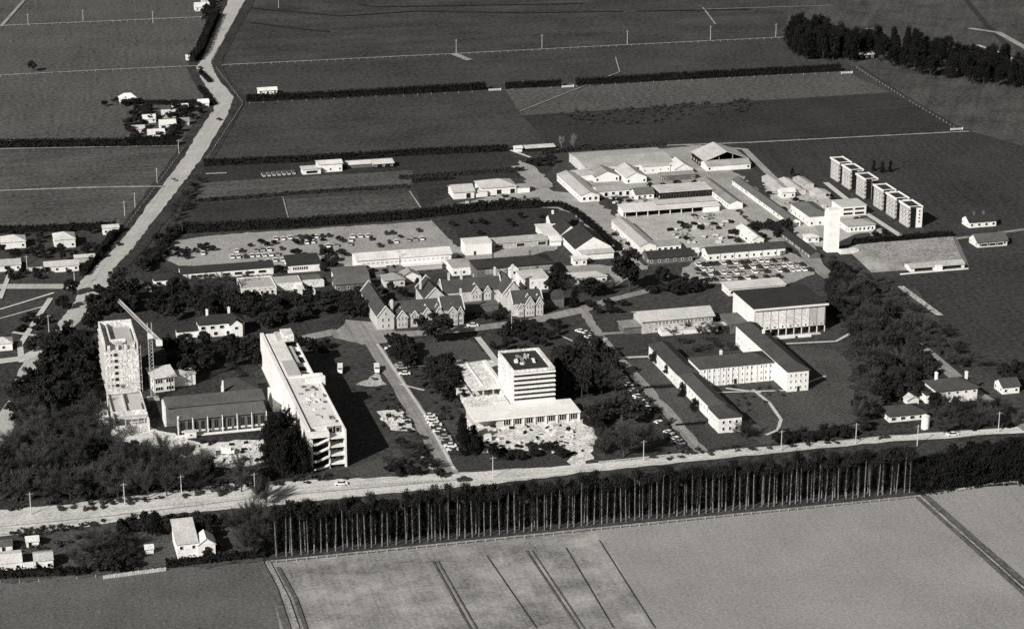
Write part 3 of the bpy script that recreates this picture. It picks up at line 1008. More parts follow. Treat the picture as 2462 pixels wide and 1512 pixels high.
# --- Victorian hall
def victorian():
    T = thing('gabled_hall', 'Victorian gabled hall with pale stone-edged gables and steep dark roofs', 'hall', 0, 0)
    ROOFS = []
    def wing(x, y, w, d, h, rf, r, wall='brick_pale', rm='roof_tile', cop=True):
        part(T, 'wall', wall_mb(w, d, h, rf, r, x, y), wall)
        RO = part(T, 'roof', roof_mb(w, d, h, rf, r, x, y, ov=.12), rm)
        ROOFS.append(RO)
        if cop:                                            # raised stone coping on the gable ends
            k = rf[:2]
            s, o = (d, y) if k == 'gx' else (w, x)
            pr = [(o - .3, h - .2), (o + s / 2, h + r + .2), (o + s + .3, h - .2), (o + s + .3, h + .4), (o + s / 2, h + r + .85), (o - .3, h + .4)]
            for a in ((x - .32, x + w - .08) if k == 'gx' else (y - .32, y + d - .08)):
                b = MB(); b.ext(pr, 'x' if k == 'gx' else 'y', a, a + .4)
                part(RO, 'coping', b, 'stone')
    def gable(x, y, w, h, r, dep=4.0, rows=2, pale='brick_pale'):
        wing(x - w / 2, y, w, dep, h, 'gy', r, pale)
        for k in range(rows):
            wins(T, 'f', 3 if w > 3.2 else 2, .9 + k * 2.5, .55, 1.5, x - w / 2 + .8, x + w / 2 - .8, w, dep, y0=y, frame='stone')
        wins(T, 'f', 1, h + .1, .6, 1.0, x, x, w, dep, y0=y, frame='stone')
    VR = 'roof_tile'
    wing(169.2, 863.8, 7.0, 36.0, 5.6, 'gy', 4.2)           # west wing
    wing(176.3, 866.2, 30.0, 9.0, 5.6, 'gx', 4.0)           # south front
    wing(196.5, 864.0, 9.6, 11.5, 6.2, 'gx', 4.3)           # east block of the south front
    gable(179.8, 864.2, 4.4, 4.4, 2.8)
    gable(185.2, 864.6, 3.4, 4.4, 2.0)
    gable(190.4, 864.2, 4.2, 4.6, 3.0)
    gable(195.2, 863.4, 3.2, 4.8, 3.0)
    gable(200.8, 862.4, 4.2, 5.2, 2.4)
    gable(204.3, 863.0, 2.4, 4.6, 2.6)
    wins(T, 'l', 5, 1.0, .9, 1.6, 868, 895, 7, 36, x0=169.2, frame='stone')
    wins(T, 'l', 5, 3.5, .9, 1.5, 868, 895, 7, 36, x0=169.2, frame='stone')
    wins(T, 'f', 2, 1.0, .7, 1.5, 171.4, 173.9, 7, 36, y0=863.8, frame='stone')
    wins(T, 'f', 2, 3.6, .7, 1.5, 171.4, 173.9, 7, 36, y0=863.8, frame='stone')
    wins(T, 'f', 1, 6.4, .7, 1.2, 172.7, 172.7, 7, 36, y0=863.8, frame='stone')
    wing(193.0, 880.5, 9.0, 18.0, 6.0, 'gy', 4.6)           # middle wing
    wing(202.2, 887.0, 26.0, 9.6, 6.0, 'gx', 4.4)           # north range
    gable(216.6, 885.2, 4.4, 5.6, 2.8)
    gable(221.6, 885.6, 3.0, 5.4, 2.4)
    wing(226.4, 878.0, 8.2, 18.0, 6.4, 'gy', 4.8)           # east wing
    wing(228.0, 867.6, 13.0, 9.8, 5.4, 'gx', 4.2)           # east front
    gable(231.0, 865.8, 2.4, 3.4, 2.0, rows=1)
    gable(234.9, 865.6, 4.0, 5.0, 3.2)
    gable(239.2, 865.8, 3.0, 4.8, 3.0)
    wing(242.2, 874.0, 10.0, 8.0, 4.0, 'gx', 2.6, 'brick', cop=False)
    wins(T, 'l', 3, 3.2, .9, 1.8, 881, 892, 8, 18, x0=226.4, frame='stone')
    for (x, y, z0, z1) in ((176.0, 866.8, 6, 11.6), (196.6, 869.8, 8, 12.6), (206.0, 869.8, 8, 13.0), (193.2, 890, 8, 13.5), (206, 891.8, 9, 13.2),
                           (211.5, 891.8, 9, 13.6), (226.6, 893, 8, 13.8), (234.4, 893, 8, 14.0), (240.9, 872.4, 7, 12.2)):
        chimney(ROOFS[0], x, y, z0, z1, 'stone', .42)
    hang(T, 'door', win_mesh(1.4, 2.4, 'stone', 'dark'), 'f', 187.8, .03, 1, 1, y0=866.2)
    b = MB(); b.box(208, 876.5, -.2, 224, 882, 2.8)
    part(T, 'courtyard_block', b, 'brick')
    b = MB(); b.box(207.7, 876.2, 2.81, 224.3, 882.3, 3.1)
    part(T, 'courtyard_roof', b, 'roof_grey')
victorian()
bld('art_block', 'white flat-roofed two-storey block right behind the gabled hall', *G(1257, 700), 11.5, 12, 5.4, 'fl', 0, 'white', 'roof_white', ov=.2,
    wf=[(4, 3.2, .7, .8), (3, .6, 1.2, 1.2)])
bld('boiler_house', 'flat pale-roofed lower block beside the brick classroom wing', *G(1088, 664), 14.5, 12, 3.8, 'fl', 0, 'white', 'roof_light', ov=.2)

# --- two-storey brick block with rows of white windows
T = bld('brick_block', 'dark-roofed brick two-storey block with white-framed window rows', 224.5, 916.5, 35.0, 13, 6.4, 'hx', 2.4, 'brick', 'roof_dark', ov=.6,
        chim=[(9, 7, 7.6, 10.4, 'brick'), (26, 7, 7.6, 10.4, 'brick')])
for z in (.8, 3.8):
    wins(T, 'f', 6, z, 1.1, 1.7, 4.5, 12.6, 35, 13, frame='white', bars=1)
    wins(T, 'f', 5, z, 1.1, 1.7, 19.5, 26, 35, 13, frame='white', bars=1)
    wins(T, 'f', 4, z, 1.1, 1.7, 29, 33.5, 35, 13, frame='white', bars=1)
part(T, 'bay', wall_mb(4.2, 2.2, 5.6, 'gy', 1.6, 14.2, -2.21), 'white')
part(T, 'bay_roof', roof_mb(4.2, 2.2, 5.6, 'gy', 1.6, 14.2, -2.21, ov=.2), 'roof_white')
wins(T, 'f', 1, 3.4, 1.6, 1.4, 16.3, 16.3, 4.2, 2, y0=-2.21)

# --- long white two-storey science block
T = bld('science_block', 'long white two-storey block with white roof and dark lower window strip', 176.4, 945.0, 43.2, 11.5, 5.4, 'gx', 1.6, 'white', 'roof_white', ov=.5)
wins(T, 'f', 19, 3.3, 1.4, 1.0, 3, 41, 43, 11, frame='white', glass='concrete')
wins(T, 'f', 11, 1.0, 1.9, 1.3, 14, 37, 43, 11, frame='white', glass='dark')
b = MB(); b.box(20, -4.0, -.1, 38, -1.5, 2.2)
part(T, 'covered_way', b, 'concrete')
b = MB(); b.box(19.7, -4.3, 2.21, 38.3, -.02, 2.4)
part(T, 'covered_way_roof', b, 'white')

bld('workshop', 'plain white square workshop with white roof behind the brick block', 229.0, 957, 12.5, 9, 5.6, 'fl', 0, 'white', 'roof_white', ov=.15, dr=4.5)
bld('store_shed', 'low white-fronted flat shed with dark opening beside the white workshop', *G(1186, 601), 26, 8, 3.0, 'fl', 0, 'cream', 'roof_light', wf=[(3, .6, 4, 1.8)])
bld('service_block', 'white flat-roofed service block between the sheds and the gabled cottages', *G(1312, 582), 6.5, 18, 3.2, 'fl', 0, 'white', 'roof_white')
bld('tin_shed', 'grey flat-roofed shed in front of the white service block', *G(1232, 590), 17, 5, 2.6, 'fl', 0, 'brick', 'roof_iron')
bld('boiler_shed', 'small white shed under the long brick wing corner', *G(1380, 640), 6, 5, 3, 'gx', 1.0, 'white', 'roof_white')

# --- low range on the left, dark roof, white front
T = bld('prefab_range', 'long low dark-roofed range with white front facing the trees', 98.8, 952.3, 41, 9, 3.3, 'gx', 1.6, 'white', 'roof_dark', ov=.4, wl=[(1, 1, 1.2, 1.1)])
wins(T, 'f', 4, .9, 2.6, 1.5, 5.5, 13.5, 41, 9, frame='white', glass='dark')
wins(T, 'f', 4, .9, 3.6, 1.4, 20, 36, 41, 9, frame='white', glass='dark')
bld('bungalow', 'low dark-roofed bungalow with white posts at the end of the low range', *G(372, 690), 12, 8, 2.9, 'hx', 1.8, 'white', 'roof_dark', cat='house', wf=[(3, .8, 2.2, 1.5)])
bld('gatehouse', 'small dark-roofed white-walled gatehouse beside the big roadside tree', *G(325, 705), 7, 6, 2.8, 'hx', 1.6, 'cream', 'roof_tile', cat='house', wf=[(2, .9, 1.2, 1.1)])
T = bld('library_annexe', 'flat dark-roofed annexe with a white row of windows between the two ranges', *G(693, 657), 14.5, 10, 3.6, 'mf', 1.5, 'white', 'roof_dark', wl=[(1, 1, 1, 1)])
wins(T, 'f', 7, 1.2, .9, 1.5, 2.5, 8.5, 14.5, 10, frame='white')
# --- classroom court under repair
T = bld('classroom_court', 'pale flat-roofed classroom court with broken white walls among dark trees', 121.4, 922.0, 15.0, 16, 4.0, 'pa', 0, 'white_rough', 'roof_light')
wins(T, 'f', 6, .8, 1.3, 1.6, 1.8, 13.2, 15, 16, frame='white', glass='dark')
wins(T, 'f', 5, 2.7, .8, .7, 2.4, 12.6, 15, 16, frame='white', glass='dark')
b = MB(); b.box(15.1, 4, -.2, 27, 15, 3.4).box(27.1, 6, -.2, 37, 9, 2.8).box(20, -6, -.2, 31, -2, 2.6).box(24, -2, -.2, 27, 4, 2.6)
part(T, 'side_wing', b, 'white_rough')
b = MB(); b.box(16, 5, 3.41, 26, 14, 3.6)
part(T, 'side_roof', b, 'roof_light')
b = MB(); b.box(28, 9.2, -.2, 36.5, 17, 2.6)
part(T, 'dark_wing', b, 'brick')
bld('museum_wing', 'grey pitched-roof wing with a white gable edge left of the gabled hall', *G(808, 702), 15, 9, 3.4, 'gx', 2.4, 'brick', 'roof_grey')
T = bld('cloister', 'grey-roofed cloister with white eaves line behind the pitched-roof wing', *G(805, 680), 15, 8, 3.0, 'mf', 1.2, 'white', 'roof_grey')
bld('laboratory', 'small pale hip-roofed laboratory in the yard behind the gabled hall', *G(925, 692), 9, 8, 3.2, 'hx', 2.2, 'cream', 'roof_iron', wf=[(2, .9, 1.4, 1.3)])
bld('wash_house', 'little pale pitched-roof outbuilding against the gabled hall', *G(966, 680), 8, 6, 2.8, 'gy', 2.0, 'white', 'roof_iron', wf=[(2, .8, 1, 1.2)])
bld('shed', 'low grey shed below the long white block', *G(905, 668), 12, 6, 2.4, 'gx', 1.2, 'brick', 'roof_grey')

# --- gabled row along the yard road
T = bld('cottage', 'big white front-gabled cottage with dark steep roof by the yard road', 277.3, 943.5, 17.3, 22, 3.6, 'gy', 5.2, 'white', 'roof_dark', cat='house', ov=.2)
wins(T, 'f', 1, 1.6, 1.1, 1.1, 10.0, 10.0, 17, 20, glass='dark')
b = MB(); b.box(1.5, -6.5, -.2, 16.5, -2.2, 2.8)
part(T, 'front_annexe', b, 'white')
b = MB(); b.ext([(-7, 2.81), (-2.0, 3.4), (-2.0, 3.6), (-7, 3.0)], 'x', 1.0, 17)
part(T, 'front_annexe_roof', b, 'roof_light')
bld('cottage', 'dark-roofed cottage with white gable north of the big front-gabled cottage', 277.5, 969, 9.5, 12, 3.6, 'gy', 3.8, 'white', 'roof_dark', cat='house', wf=[(2, 1, 1, 1.2)])
bld('cottage', 'small white and dark cottage at the hedge corner of the yard road', 279, 990, 9, 9, 3.2, 'gx', 2.8, 'white', 'roof_dark', cat='house', wf=[(2, .9, 1, 1.2)], chim=[(2, 4.5, 5, 7.4, 'white')])
bld('coal_shed', 'tiny white lean-to between the two gabled cottages', 271, 962, 5, 7, 2.6, 'gx', 1.3, 'white', 'roof_white')
bld('dairy', 'grey hip-roofed block with white base below the front-gabled cottage', *G(1375, 685), 16, 8, 2.8, 'hx', 1.5, 'white', 'roof_light', wf=[(3, .8, 1.6, 1.2)])

# --- farm yard
T = bld('factory_shed', 'very large pale flat factory roof at the back of the farm yard', 322.5, 1079.5, 48.5, 30.5, 4.4, 'gx', 1.2, 'cream', 'roof_light', ov=.3, wf=[(8, .5, 3.6, 2.4)])
T = bld('hay_barn', 'large open-fronted barn with pale roof and black gable end', 386.5, 1076, 24, 22, 4.4, 'gx', 0, 'roof_iron', 'roof_light')
bpy.data.objects.remove(T.children[0]); bpy.data.objects.remove(T.children[0])
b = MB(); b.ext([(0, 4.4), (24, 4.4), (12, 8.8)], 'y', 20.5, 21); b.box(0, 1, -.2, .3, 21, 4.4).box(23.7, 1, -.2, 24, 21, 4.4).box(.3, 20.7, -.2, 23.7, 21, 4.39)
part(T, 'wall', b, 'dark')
part(T, 'roof', roof_mb(24, 21, 4.4, 'gy', 4.4, ov=.4), 'roof_light')
for i in range(4):
    b = MB(); b.box(.5 + i * 7.5, .8, -.2, .8 + i * 7.5, 1.1, 5.0 + (0, 2.4, 2.4, 0)[i])
    part(T, 'post', b, 'timber')
T = bld('long_shed', 'long pale-roofed shed running back from its three-windowed white end', 305.6, 1031, 9.8, 43, 3.4, 'gy', 1.6, 'white', 'roof_light', ov=.3)
wins(T, 'f', 3, 1.0, 1.5, 1.6, 1.9, 7.9, 9.8, 43, glass='dark')
wins(T, 'l', 9, 1.2, 1.4, 1.2, 4, 40, 9.8, 43)
T = bld('implement_shed', 'grey-roofed implement shed with dark doorways joining the long pale shed', 316.2, 1037, 21, 9, 3.2, 'gx', 1.4, 'white', 'roof_iron', ov=.3)
wins(T, 'f', 5, .4, 1.8, 2.2, 4.5, 19.5, 21, 9, glass='dark')
for i, (px, py, w_, d_, h_, rf, r_, rm, lab) in enumerate((
    (1385, 437, 12, 10, 3.2, 'hx', 1.8, 'roof_light', 'pale hip-roofed farm building left of the grouped gables'),
    (1430, 440, 13, 14, 3.0, 'gy', 2.6, 'roof_iron', 'farm building with a steep pale gable roof beside the hip-roofed one'),
    (1480, 415, 8, 6, 4.2, 'fl', 0, 'roof_white', 'small square white farm block under the factory roof edge'),
    (1505, 443, 11, 20, 3.2, 'gy', 2.6, 'roof_light', 'tall-gabled pale farm shed in the middle of the group'),
    (1545, 420, 15, 8, 4.0, 'fl', 0, 'roof_light', 'white flat-roofed farm block with a row of small windows'),
    (1622, 422, 10, 14, 3.0, 'gy', 2.8, 'roof_white', 'white gabled farm shed nearest the big hay barn'),
    (1700, 413, 24, 10, 2.8, 'gx', 1.6, 'roof_light', 'pale low shed lying below the hay barn'),
    (1592, 437, 18, 6, 3.0, 'fl', 0, 'roof_iron', 'dark-walled lean-to behind the dark stable range'))):
    x, y = G(px, py)
    bld('farm_shed', lab, x, y, w_, d_, h_, rf, r_, 'white' if i not in (7,) else 'brick', rm, group='sheds of the farm yard', ov=.3,
        wf=[(4, 1.6, .8, .9)] if i in (2, 4) else [(2, .8, 1.2, 1.4)])
T = bld('stable_range', 'dark-fronted long stable range with a white roof edge', 345, 1024.5, 27, 12, 4.0, 'mf', .4, 'dark', 'roof_white', ov=.6)
wins(T, 'f', 9, .5, 1.7, 2.4, 2, 25, 27, 12, frame='brick', glass='dark')
T = bld('garden_pavilion', 'small white-fronted grey-roofed pavilion left of the dark stable range', 333.5, 1028.5, 9.5, 8, 3.0, 'gx', 2.0, 'white', 'roof_grey')
wins(T, 'f', 3, 1.0, 1.3, 1.2, 2, 7.6, 9.5, 8, glass='dark')
# open-fronted machinery shed
T = thing('machinery_shed', 'long white-roofed open machinery shed with six black bays', 'shed', 318.2, 998)
w, d, h = 48.5, 11.0, 3.1
b = MB(); b.box(0, 3.0, -.2, .3, d, h).box(.3, d - .3, -.2, w, d, h + .4).box(40.5, 0, -.2, w, d - .31, h)
part(T, 'wall', b, 'white')
b = MB(); b.box(.3, 3.0, -.2, 40.4, 3.3, h)  # dark sheet across the open bays, standing for the shade inside
part(T, 'bay_shade', b, 'dark')
part(T, 'roof', roof_mb(w, d, h, 'mf', .8, ov=.5), 'roof_white')
for i in range(8):
    b = MB(); b.box(.2 + i * 5.72, .1, -.2, .5 + i * 5.72, .4, h)
    part(T, 'post', b, 'white')
part(T, 'pent_roof', roof_mb(30, 5, 4.2, 'mf', .5, 18.0, 6.0), 'roof_light')
# shed on the left of the bright yard
T = bld('stock_shed', 'pale long stock shed beside the bright yard with black doorways', 307.2, 940, 8.0, 44, 3.6, 'gy', 1.4, 'white', 'roof_light', ov=.3)
wins(T, 'f', 2, 1.2, 1.2, .8, 2.2, 5.4, 8, 44, glass='dark')
part(T, 'side_wing', wall_mb(12.0, 7, 2.8, 'mf', .6, 8.05, .3), 'white')
part(T, 'side_roof', roof_mb(12.0, 7, 2.8, 'mf', .6, 8.05, .3, ov=.25), 'roof_iron')
wins(T, 'f', 4, .5, 1.6, 1.7, 9.7, 18.2, 12, 7, y0=.3, glass='dark')
bld('dark_shed', 'dark-roofed building with a white end in front of the stock shed', *G(1560, 637), 21, 9, 3.0, 'gx', 2.0, 'brick', 'roof_dark')
bld('white_hut', 'little white hut at the end of the dark-roofed building', *G(1640, 622), 8, 5, 2.6, 'gx', 1.2, 'white', 'roof_white')
T = bld('low_range', 'long low white range with dark tiled roof above the crowded car park', 333.5, 921, 37.5, 8.5, 3.6, 'gx', 1.8, 'white', 'roof_tile', ov=.3, wl=[(1, 1, 1.2, 1.2)])
for i in range(5):
    b = MB(); b.box(6.0 + i * 6.8, -.1, .0, 6.12 + i * 6.8, -.005, 3.5)
    part(T, 'downpipe', b, 'dark')
door(T, 'f', 36.2, 37.5, 8.5, 2.2, 2.4)
# right-hand rows
for (x, y, w_, d_, h_, rm, wl_, lab, nm) in (
    (372.5, 1000, 7, 46, 3.0, 'roof_iron', 'white', 'long grey-roofed shed running back beside the stable range', 'long_shed'),
    (390.0, 964, 5.5, 80, 2.6, 'roof_grey', 'white', 'very long narrow low dark-roofed shed behind the water tower yard', 'poultry_shed'),
    (379.5, 912, 5, 46, 2.4, 'roof_dark', 'brick', 'long dark-roofed store leading to the road fork', 'store'),
    (361.5, 938, 5.5, 22, 3.2, 'roof_white', 'white', 'white narrow block on the right edge of the bright yard', 'yard_block')):
    T = bld(nm, lab, x, y, w_, d_, h_, 'gy', 1.4, wl_, rm, ov=.3)
    wins(T, 'l', max(4, int(d_ / 6)), .9, 1.4, 1.3, 2, d_ - 2, w_, d_, glass='dark')
# apartments
for i, yy in enumerate((947.5, 963.2, 978.6, 1000.4, 1018.6, 1033.7)):
    w, d, h = 6.9, 12.5, 9.8
    T = thing('apartment_block', 'six-unit stepped apartment row unit with white balcony grid and dark stair slot', 'apartment', 444.0, yy, 0, 'stepped apartment row')
    b = MB()
    b.box(.9, .8, -.2, 3.7, d, h - .2)
    b.box(3.71, 0, -.2, w, d, h)
    part(T, 'wall', b, 'white')
    b = MB(); b.box(.95, .1, -.2, 3.69, .79, h - .3)
    part(T, 'stair_glazing', b, 'dark')
    if i:
        b = MB(); b.box(3.75, -.25, -.2, w - .1, -.01, h - .3)
        part(T, 'dark_front', b, 'dark')  # dark sheet added over the white front, standing for the stair recess
    b = MB()
    b.box(.2, .2, h + .01, w + .1, d, h + .12)
    part(T, 'roof', b, 'roof_dark')
    b = MB()
    t = .45
    b.box(0, 0, h - .15, t, d, h + .8).box(w - t + .2, 0, h + .13, w + .2, d, h + .8).box(t, d - t, h + .13, w - t, d, h + .6).box(t, 2.2, h + .13, w - t, 2.5, h + .4)
    part(T, 'parapet', b, 'white')
    for k in range(5):
        b = MB(); z = .1 + k * 2.05
        b.box(0, .3, z, .88, d - 1.8, z + .55)
        part(T, 'balcony', b, 'concrete')
    for k in range(4):
        b = MB()
        b.box(.05, .3 + k * 3.4, 0, .88, .65 + k * 3.4, h - .16)
        part(T, 'fin', b, 'concrete')
    for k in range(5):
        wins(T, 'l', 3, .8 + k * 1.9, 2.0, 1.2, 2.2, 9.0, w, d, x0=.9, glass='dark')
        if k:
            wins(T, 'f', 1, .8 + k * 1.75, 1.0, 1.0, 5.3, 5.3, w, d, glass='glass')
# water tower
T = thing('water_tower', 'tall blank white concrete tower standing by the road fork', 'tower', 394.2, 922.3)
b = MB()
b.hexa([(-3.0, -2.2, -.2), (2.6, -2.6, -.2), (3.0, 2.6, -.2), (-3.0, 2.6, -.2)], [(-3.0, -2.2, 19.0), (2.6, -2.6, 19.0), (3.0, 2.6, 19.0), (-3.0, 2.6, 19.0)])
part(T, 'shaft', b, 'white')
b = MB(); b.box(-2.6, -1.8, 19.01, 2.4, 2.2, 20.3)
part(T, 'cap', b, 'white')
for z in (4.5, 7.8):
    b = MB(); b.box(2.65, -1.2, z, 2.98, -.5, z + 1.3)
    part(T, 'slit_window', b, 'dark')
b = MB(); b.box(2.0, -6.5, -.2, 11, -3.0, 1.6)
part(T, 'base_wall', b, 'white_rough')
# around it
T = bld('hall', 'white-walled hall with grey hip roof right behind the white tower', *G(1945, 545), 11, 24, 5.0, 'hy', 2.2, 'white', 'roof_grey', wl=[(5, 1, 1.2, 1.5)])
T = bld('canteen', 'low grey-roofed canteen with white front right of the white tower', *G(2038, 560), 14, 10, 3.2, 'hx', 1.6, 'white', 'roof_iron')
wins(T, 'f', 6, .8, 1.0, 1.5, 2, 12.5, 14, 10, glass='dark')
T = bld('block_of_flats', 'white flat-roofed block with dark balcony strips below the stepped apartments', *G(2022, 522), 13, 12, 5.0, 'fl', 0, 'white', 'roof_light', ov=.2)
wins(T, 'f', 2, .8, 5.0, 1.3, 3.5, 9.5, 13, 12, glass='dark'); wins(T, 'f', 2, 3.0, 5.0, 1.2, 3.5, 9.5, 13, 12, glass='dark')
bld('hut', 'small white hut at the far end of the narrow poultry shed', *G(1880, 478), 7, 6, 3.2, 'gx', 1.2, 'white', 'roof_white')
bld('hut', 'white hut standing beside the road fork near the white tower', *G(1940, 585), 6, 5, 2.6, 'hx', 1.2, 'white', 'roof_white')
for i, (px, py, w_, d_, lab) in enumerate(((1875, 470, 6, 15, 'row of low pale pig sheds'), (1895, 458, 6, 14, ''), (1915, 470, 5, 12, ''), (1930, 455, 6, 14, ''), (1855, 452, 6, 14, ''), (1960, 478, 8, 8, ''))):
    x, y = G(px, py)
    bld('pen_shed', 'low pale pen shed in the cluster below the apartments', x, y, w_, d_, 2.2, 'gy', .8, 'cream', 'roof_light', group='pen sheds below the apartments', ov=.2)
# sunken silage clamp / raised lawn terrace
def terrace():
    T = thing('turf_terrace', 'raised flat turf terrace with sloping pale banks below the apartments', 'terrace', 0, 0)
    P = [G(2062, 594), G(2290, 575), G(2310, 625), G(2115, 640)]
    B = [G(2035, 598), G(2300, 568), G(2330, 640), G(2095, 655)]
    b = MB()
    for i in range(4):
        j = (i + 1) % 4
        b.face([(*B[i], 0), (*P[i], 1.3), (*P[j], 1.3), (*B[j], 0)])
        b.face([(*B[j], 0), (*P[j], 1.3), (*P[i], 1.3), (*B[i], 0)])
    part(T, 'bank', b, 'crop_pale')
    b = MB(); b.face([(*p, 1.302) for p in P[::-1]])
    b.face([(*p, 1.31) for p in P[::-1]])
    part(T, 'lawn_top', b, 'dry_grass')
terrace()
T = bld('shelter', 'low pale-roofed shelter with dark arched front at the terrace edge', *G(2190, 655), 26, 7, 1.9, 'gx', 1.0, 'white', 'roof_light', ov=.4)
wins(T, 'f', 2, .2, 9, 1.5, 6, 20, 26, 7, glass='dark')  # dark panes: the shade in the front arches put into the colour
b = MB(); b.box(11.6, -1.5, -.1, 14.6, -.01, 2.5)
part(T, 'porch', b, 'white')
b = MB(); b.box(-6, -2.2, -.1, 27, -1.7, .5)
part(T, 'garden_wall', b, 'white')
bld('house', 'white two-gabled house with dark roof beyond the turf terrace', *G(2330, 549), 14, 8, 3.0, 'gx', 2.2, 'white', 'roof_dark', cat='house', wf=[(4, .8, 1.4, 1.3)], chim=[(4, 4, 4, 6.6), (9, 4, 4, 6.6)])
T = bld('house', 'grey-roofed shed house with white end wall near the pale lane', *G(2350, 596), 15, 9, 2.6, 'gx', 2.6, 'white', 'roof_grey', cat='house')
wins(T, 'f', 1, .5, 12, 1.3, 7, 7, 15, 9, glass='dark')
# far nursery
T = bld('nursery_house', 'white square house among low pens on the far field edge', *G(766, 416), 12.5, 8, 4.4, 'gx', 1.0, 'white', 'roof_white', wf=[(3, 1.0, 1.0, 1.2)])
T = bld('nursery_shed', 'low white shed with a dark front left of the far white house', *G(728, 421), 9.5, 6, 2.8, 'fl', 0, 'white', 'roof_white', wf=[(1, .5, 6, 1.6)])
bld('nursery_shed', 'long thin pale-roofed shed right of the far white house', *G(836, 406), 16, 5, 2.0, 'mf', .6, 'brick', 'roof_white', ov=.3)
bld('nursery_shed', 'pale-roofed shed at the end of the far thin shed', *G(898, 406), 11, 6, 2.4, 'mf', .8, 'dark', 'roof_white', ov=.3)
for i in range(7):
    x, y = G(632 + i * 12, 426 - i)
    T = thing('cold_frame', 'small pale cold frame in the row beside the far nursery', 'frame', x, y, 0, 'cold frames of the far nursery')
    b = MB(); b.box(0, 0, 0, 1.6, 6, .9)
    part(T, 'side', b, 'cream')
    b = MB(); b.box(-.1, -.1, .91, 1.7, 6.1, 1.0)
    part(T, 'lid', b, 'roof_grey')
T = bld('seed_store', 'pale gabled store with a black door beside the big grey-white store', *G(1091, 480), 10.5, 12, 3.6, 'gx', 2.2, 'white', 'roof_light')
wins(T, 'f', 1, .1, 2.4, 2.8, 7.5, 7.5, 10.5, 12, glass='dark')
part(T, 'side_wing', wall_mb(7, 5, 2.6, 'fl', 0, 10.6, 1), 'white')
part(T, 'side_roof', roof_mb(7, 5, 2.6, 'fl', 0, 10.6, 1, ov=.1), 'roof_white')
T = bld('seed_store', 'big grey-white hip-roofed store at the top of the pale yard', *G(1158, 472), 18, 14, 4.0, 'hx', 2.6, 'white', 'roof_light', wf=[(3, .3, 2.6, 2.6)])
part(T, 'side_wing', wall_mb(7, 7, 2.8, 'gx', 1, 18.1, .5), 'white')
part(T, 'side_roof', roof_mb(7, 7, 2.8, 'gx', 1, 18.1, .5, ov=.2), 'roof_iron')
bld('hut', 'white hut at the hedge end behind the pale poplars', *G(1238, 367), 4, 3, 2.4, 'gx', .8, 'white', 'roof_white')
bld('field_shed', 'long narrow white shed roof at the far field hedge', *G(1265, 366), 16, 4, 2.0, 'mf', .5, 'dark', 'roof_white')
bld('field_shed', 'small white shed below the far dark hedge beside the road bend', *G(622, 229), 11, 5, 2.6, 'gx', 1.2, 'white', 'roof_white')
bld('field_barn', 'white-roofed barn in front of the tall pine stand', *G(2053, 145), 14, 5, 3.0, 'mf', .8, 'dark', 'roof_white', ov=.5)
# houses on the left of the main road
for (px, py, w_, d_, h_, rf, r_, wl_, rm, lab, n) in (
    (4, 600, 11, 10, 3.2, 'hx', 2.2, 'white', 'roof_white', 'white hip-roofed house at the end of the row of roadside houses', 2),
    (132, 598, 9.5, 11, 4.0, 'hx', 2.4, 'white', 'roof_white', 'white two-storey house with a white hip roof and garden', 2),
    (70, 655, 6, 7, 2.8, 'gx', 1.8, 'cream', 'roof_tile', 'small house with white-framed porch beside the side road', 1),
    (108, 657, 15, 7, 2.8, 'gx', 1.4, 'white', 'roof_light', 'low bungalow with white roof edge and row of windows', 4),
    (180, 632, 9, 4, 2.2, 'gx', .8, 'cream', 'roof_light', 'small pale shed between the bungalow and the main road', 2),
    (-15, 655, 12, 8, 2.8, 'gx', 1.6, 'white', 'roof_light', 'pale-roofed house with a dark garden wall by the side road', 2),
    (288, 249, 10, 6, 2.6, 'hx', 2.8, 'white', 'roof_white', 'white hip-roofed farmhouse standing alone in front of a dark hedge', 2),
    (345, 297, 7, 6, 2.4, 'gx', 1.8, 'white', 'roof_white', 'white cottage at the field edge of the far roadside hamlet', 2),
    (390, 285, 8, 5, 2.4, 'gx', 1.8, 'cream', 'roof_light', 'long pale cottage in the middle of the far roadside hamlet', 2),
    (385, 312, 9, 6, 2.6, 'gx', 2.2, 'white', 'roof_white', 'bright white cottage in the heart of the far roadside hamlet', 2),
    (318, 322, 7, 5, 2.4, 'gx', 1.6, 'white', 'roof_light', 'white cottage at the near field corner of the far hamlet', 2),
    (357, 334, 9, 5, 2.4, 'gx', 2.2, 'white', 'roof_white', 'square white cottage just above the long black hedge', 2),
    (415, 268, 9, 4, 2.2, 'gx', 1.4, 'white', 'roof_white', 'white-roofed shed under the hedge of the far hamlet', 1),
    (478, 259, 6, 5, 2.6, 'gx', 1.6, 'white', 'roof_white', 'white hut by the road bend above the far hamlet', 1),
    (430, 303, 6, 5, 2.4, 'gx', 1.5, 'cream', 'roof_iron', 'grey-roofed cottage close to the main road in the far hamlet', 1),
    (448, 146, 5, 4, 2.2, 'gx', .9, 'white', 'roof_white', 'tiny white shed at the upper road bend', 1),
    (470, 28, 10, 8, 3.0, 'gx', 2.4, 'white', 'roof_white', 'white farmhouse behind the tall dark roadside hedge', 2),
    (486, 10, 6, 6, 3.0, 'hx', 2.0, 'cream', 'roof_light', 'pale outbuilding just behind the white farmhouse', 1),
    (248, 565, 7.5, 5, 3.2, 'gx', .8, 'white', 'roof_white', 'plain white garage at the roadside hedge corner', 0),
    (-12, 845, 7, 7, 3, 'hx', 1.8, 'white', 'roof_white', 'white house at the picture-left lane behind dark bushes', 1)):
    x, y = G(px, py)
    bld('house', lab.replace('at the picture-left lane', 'by the side lane'), x, y, w_, d_, h_, rf, r_, wl_, rm, cat='house', wf=[(n, .9, 1.2, 1.2)] if n else [], ov=.35)
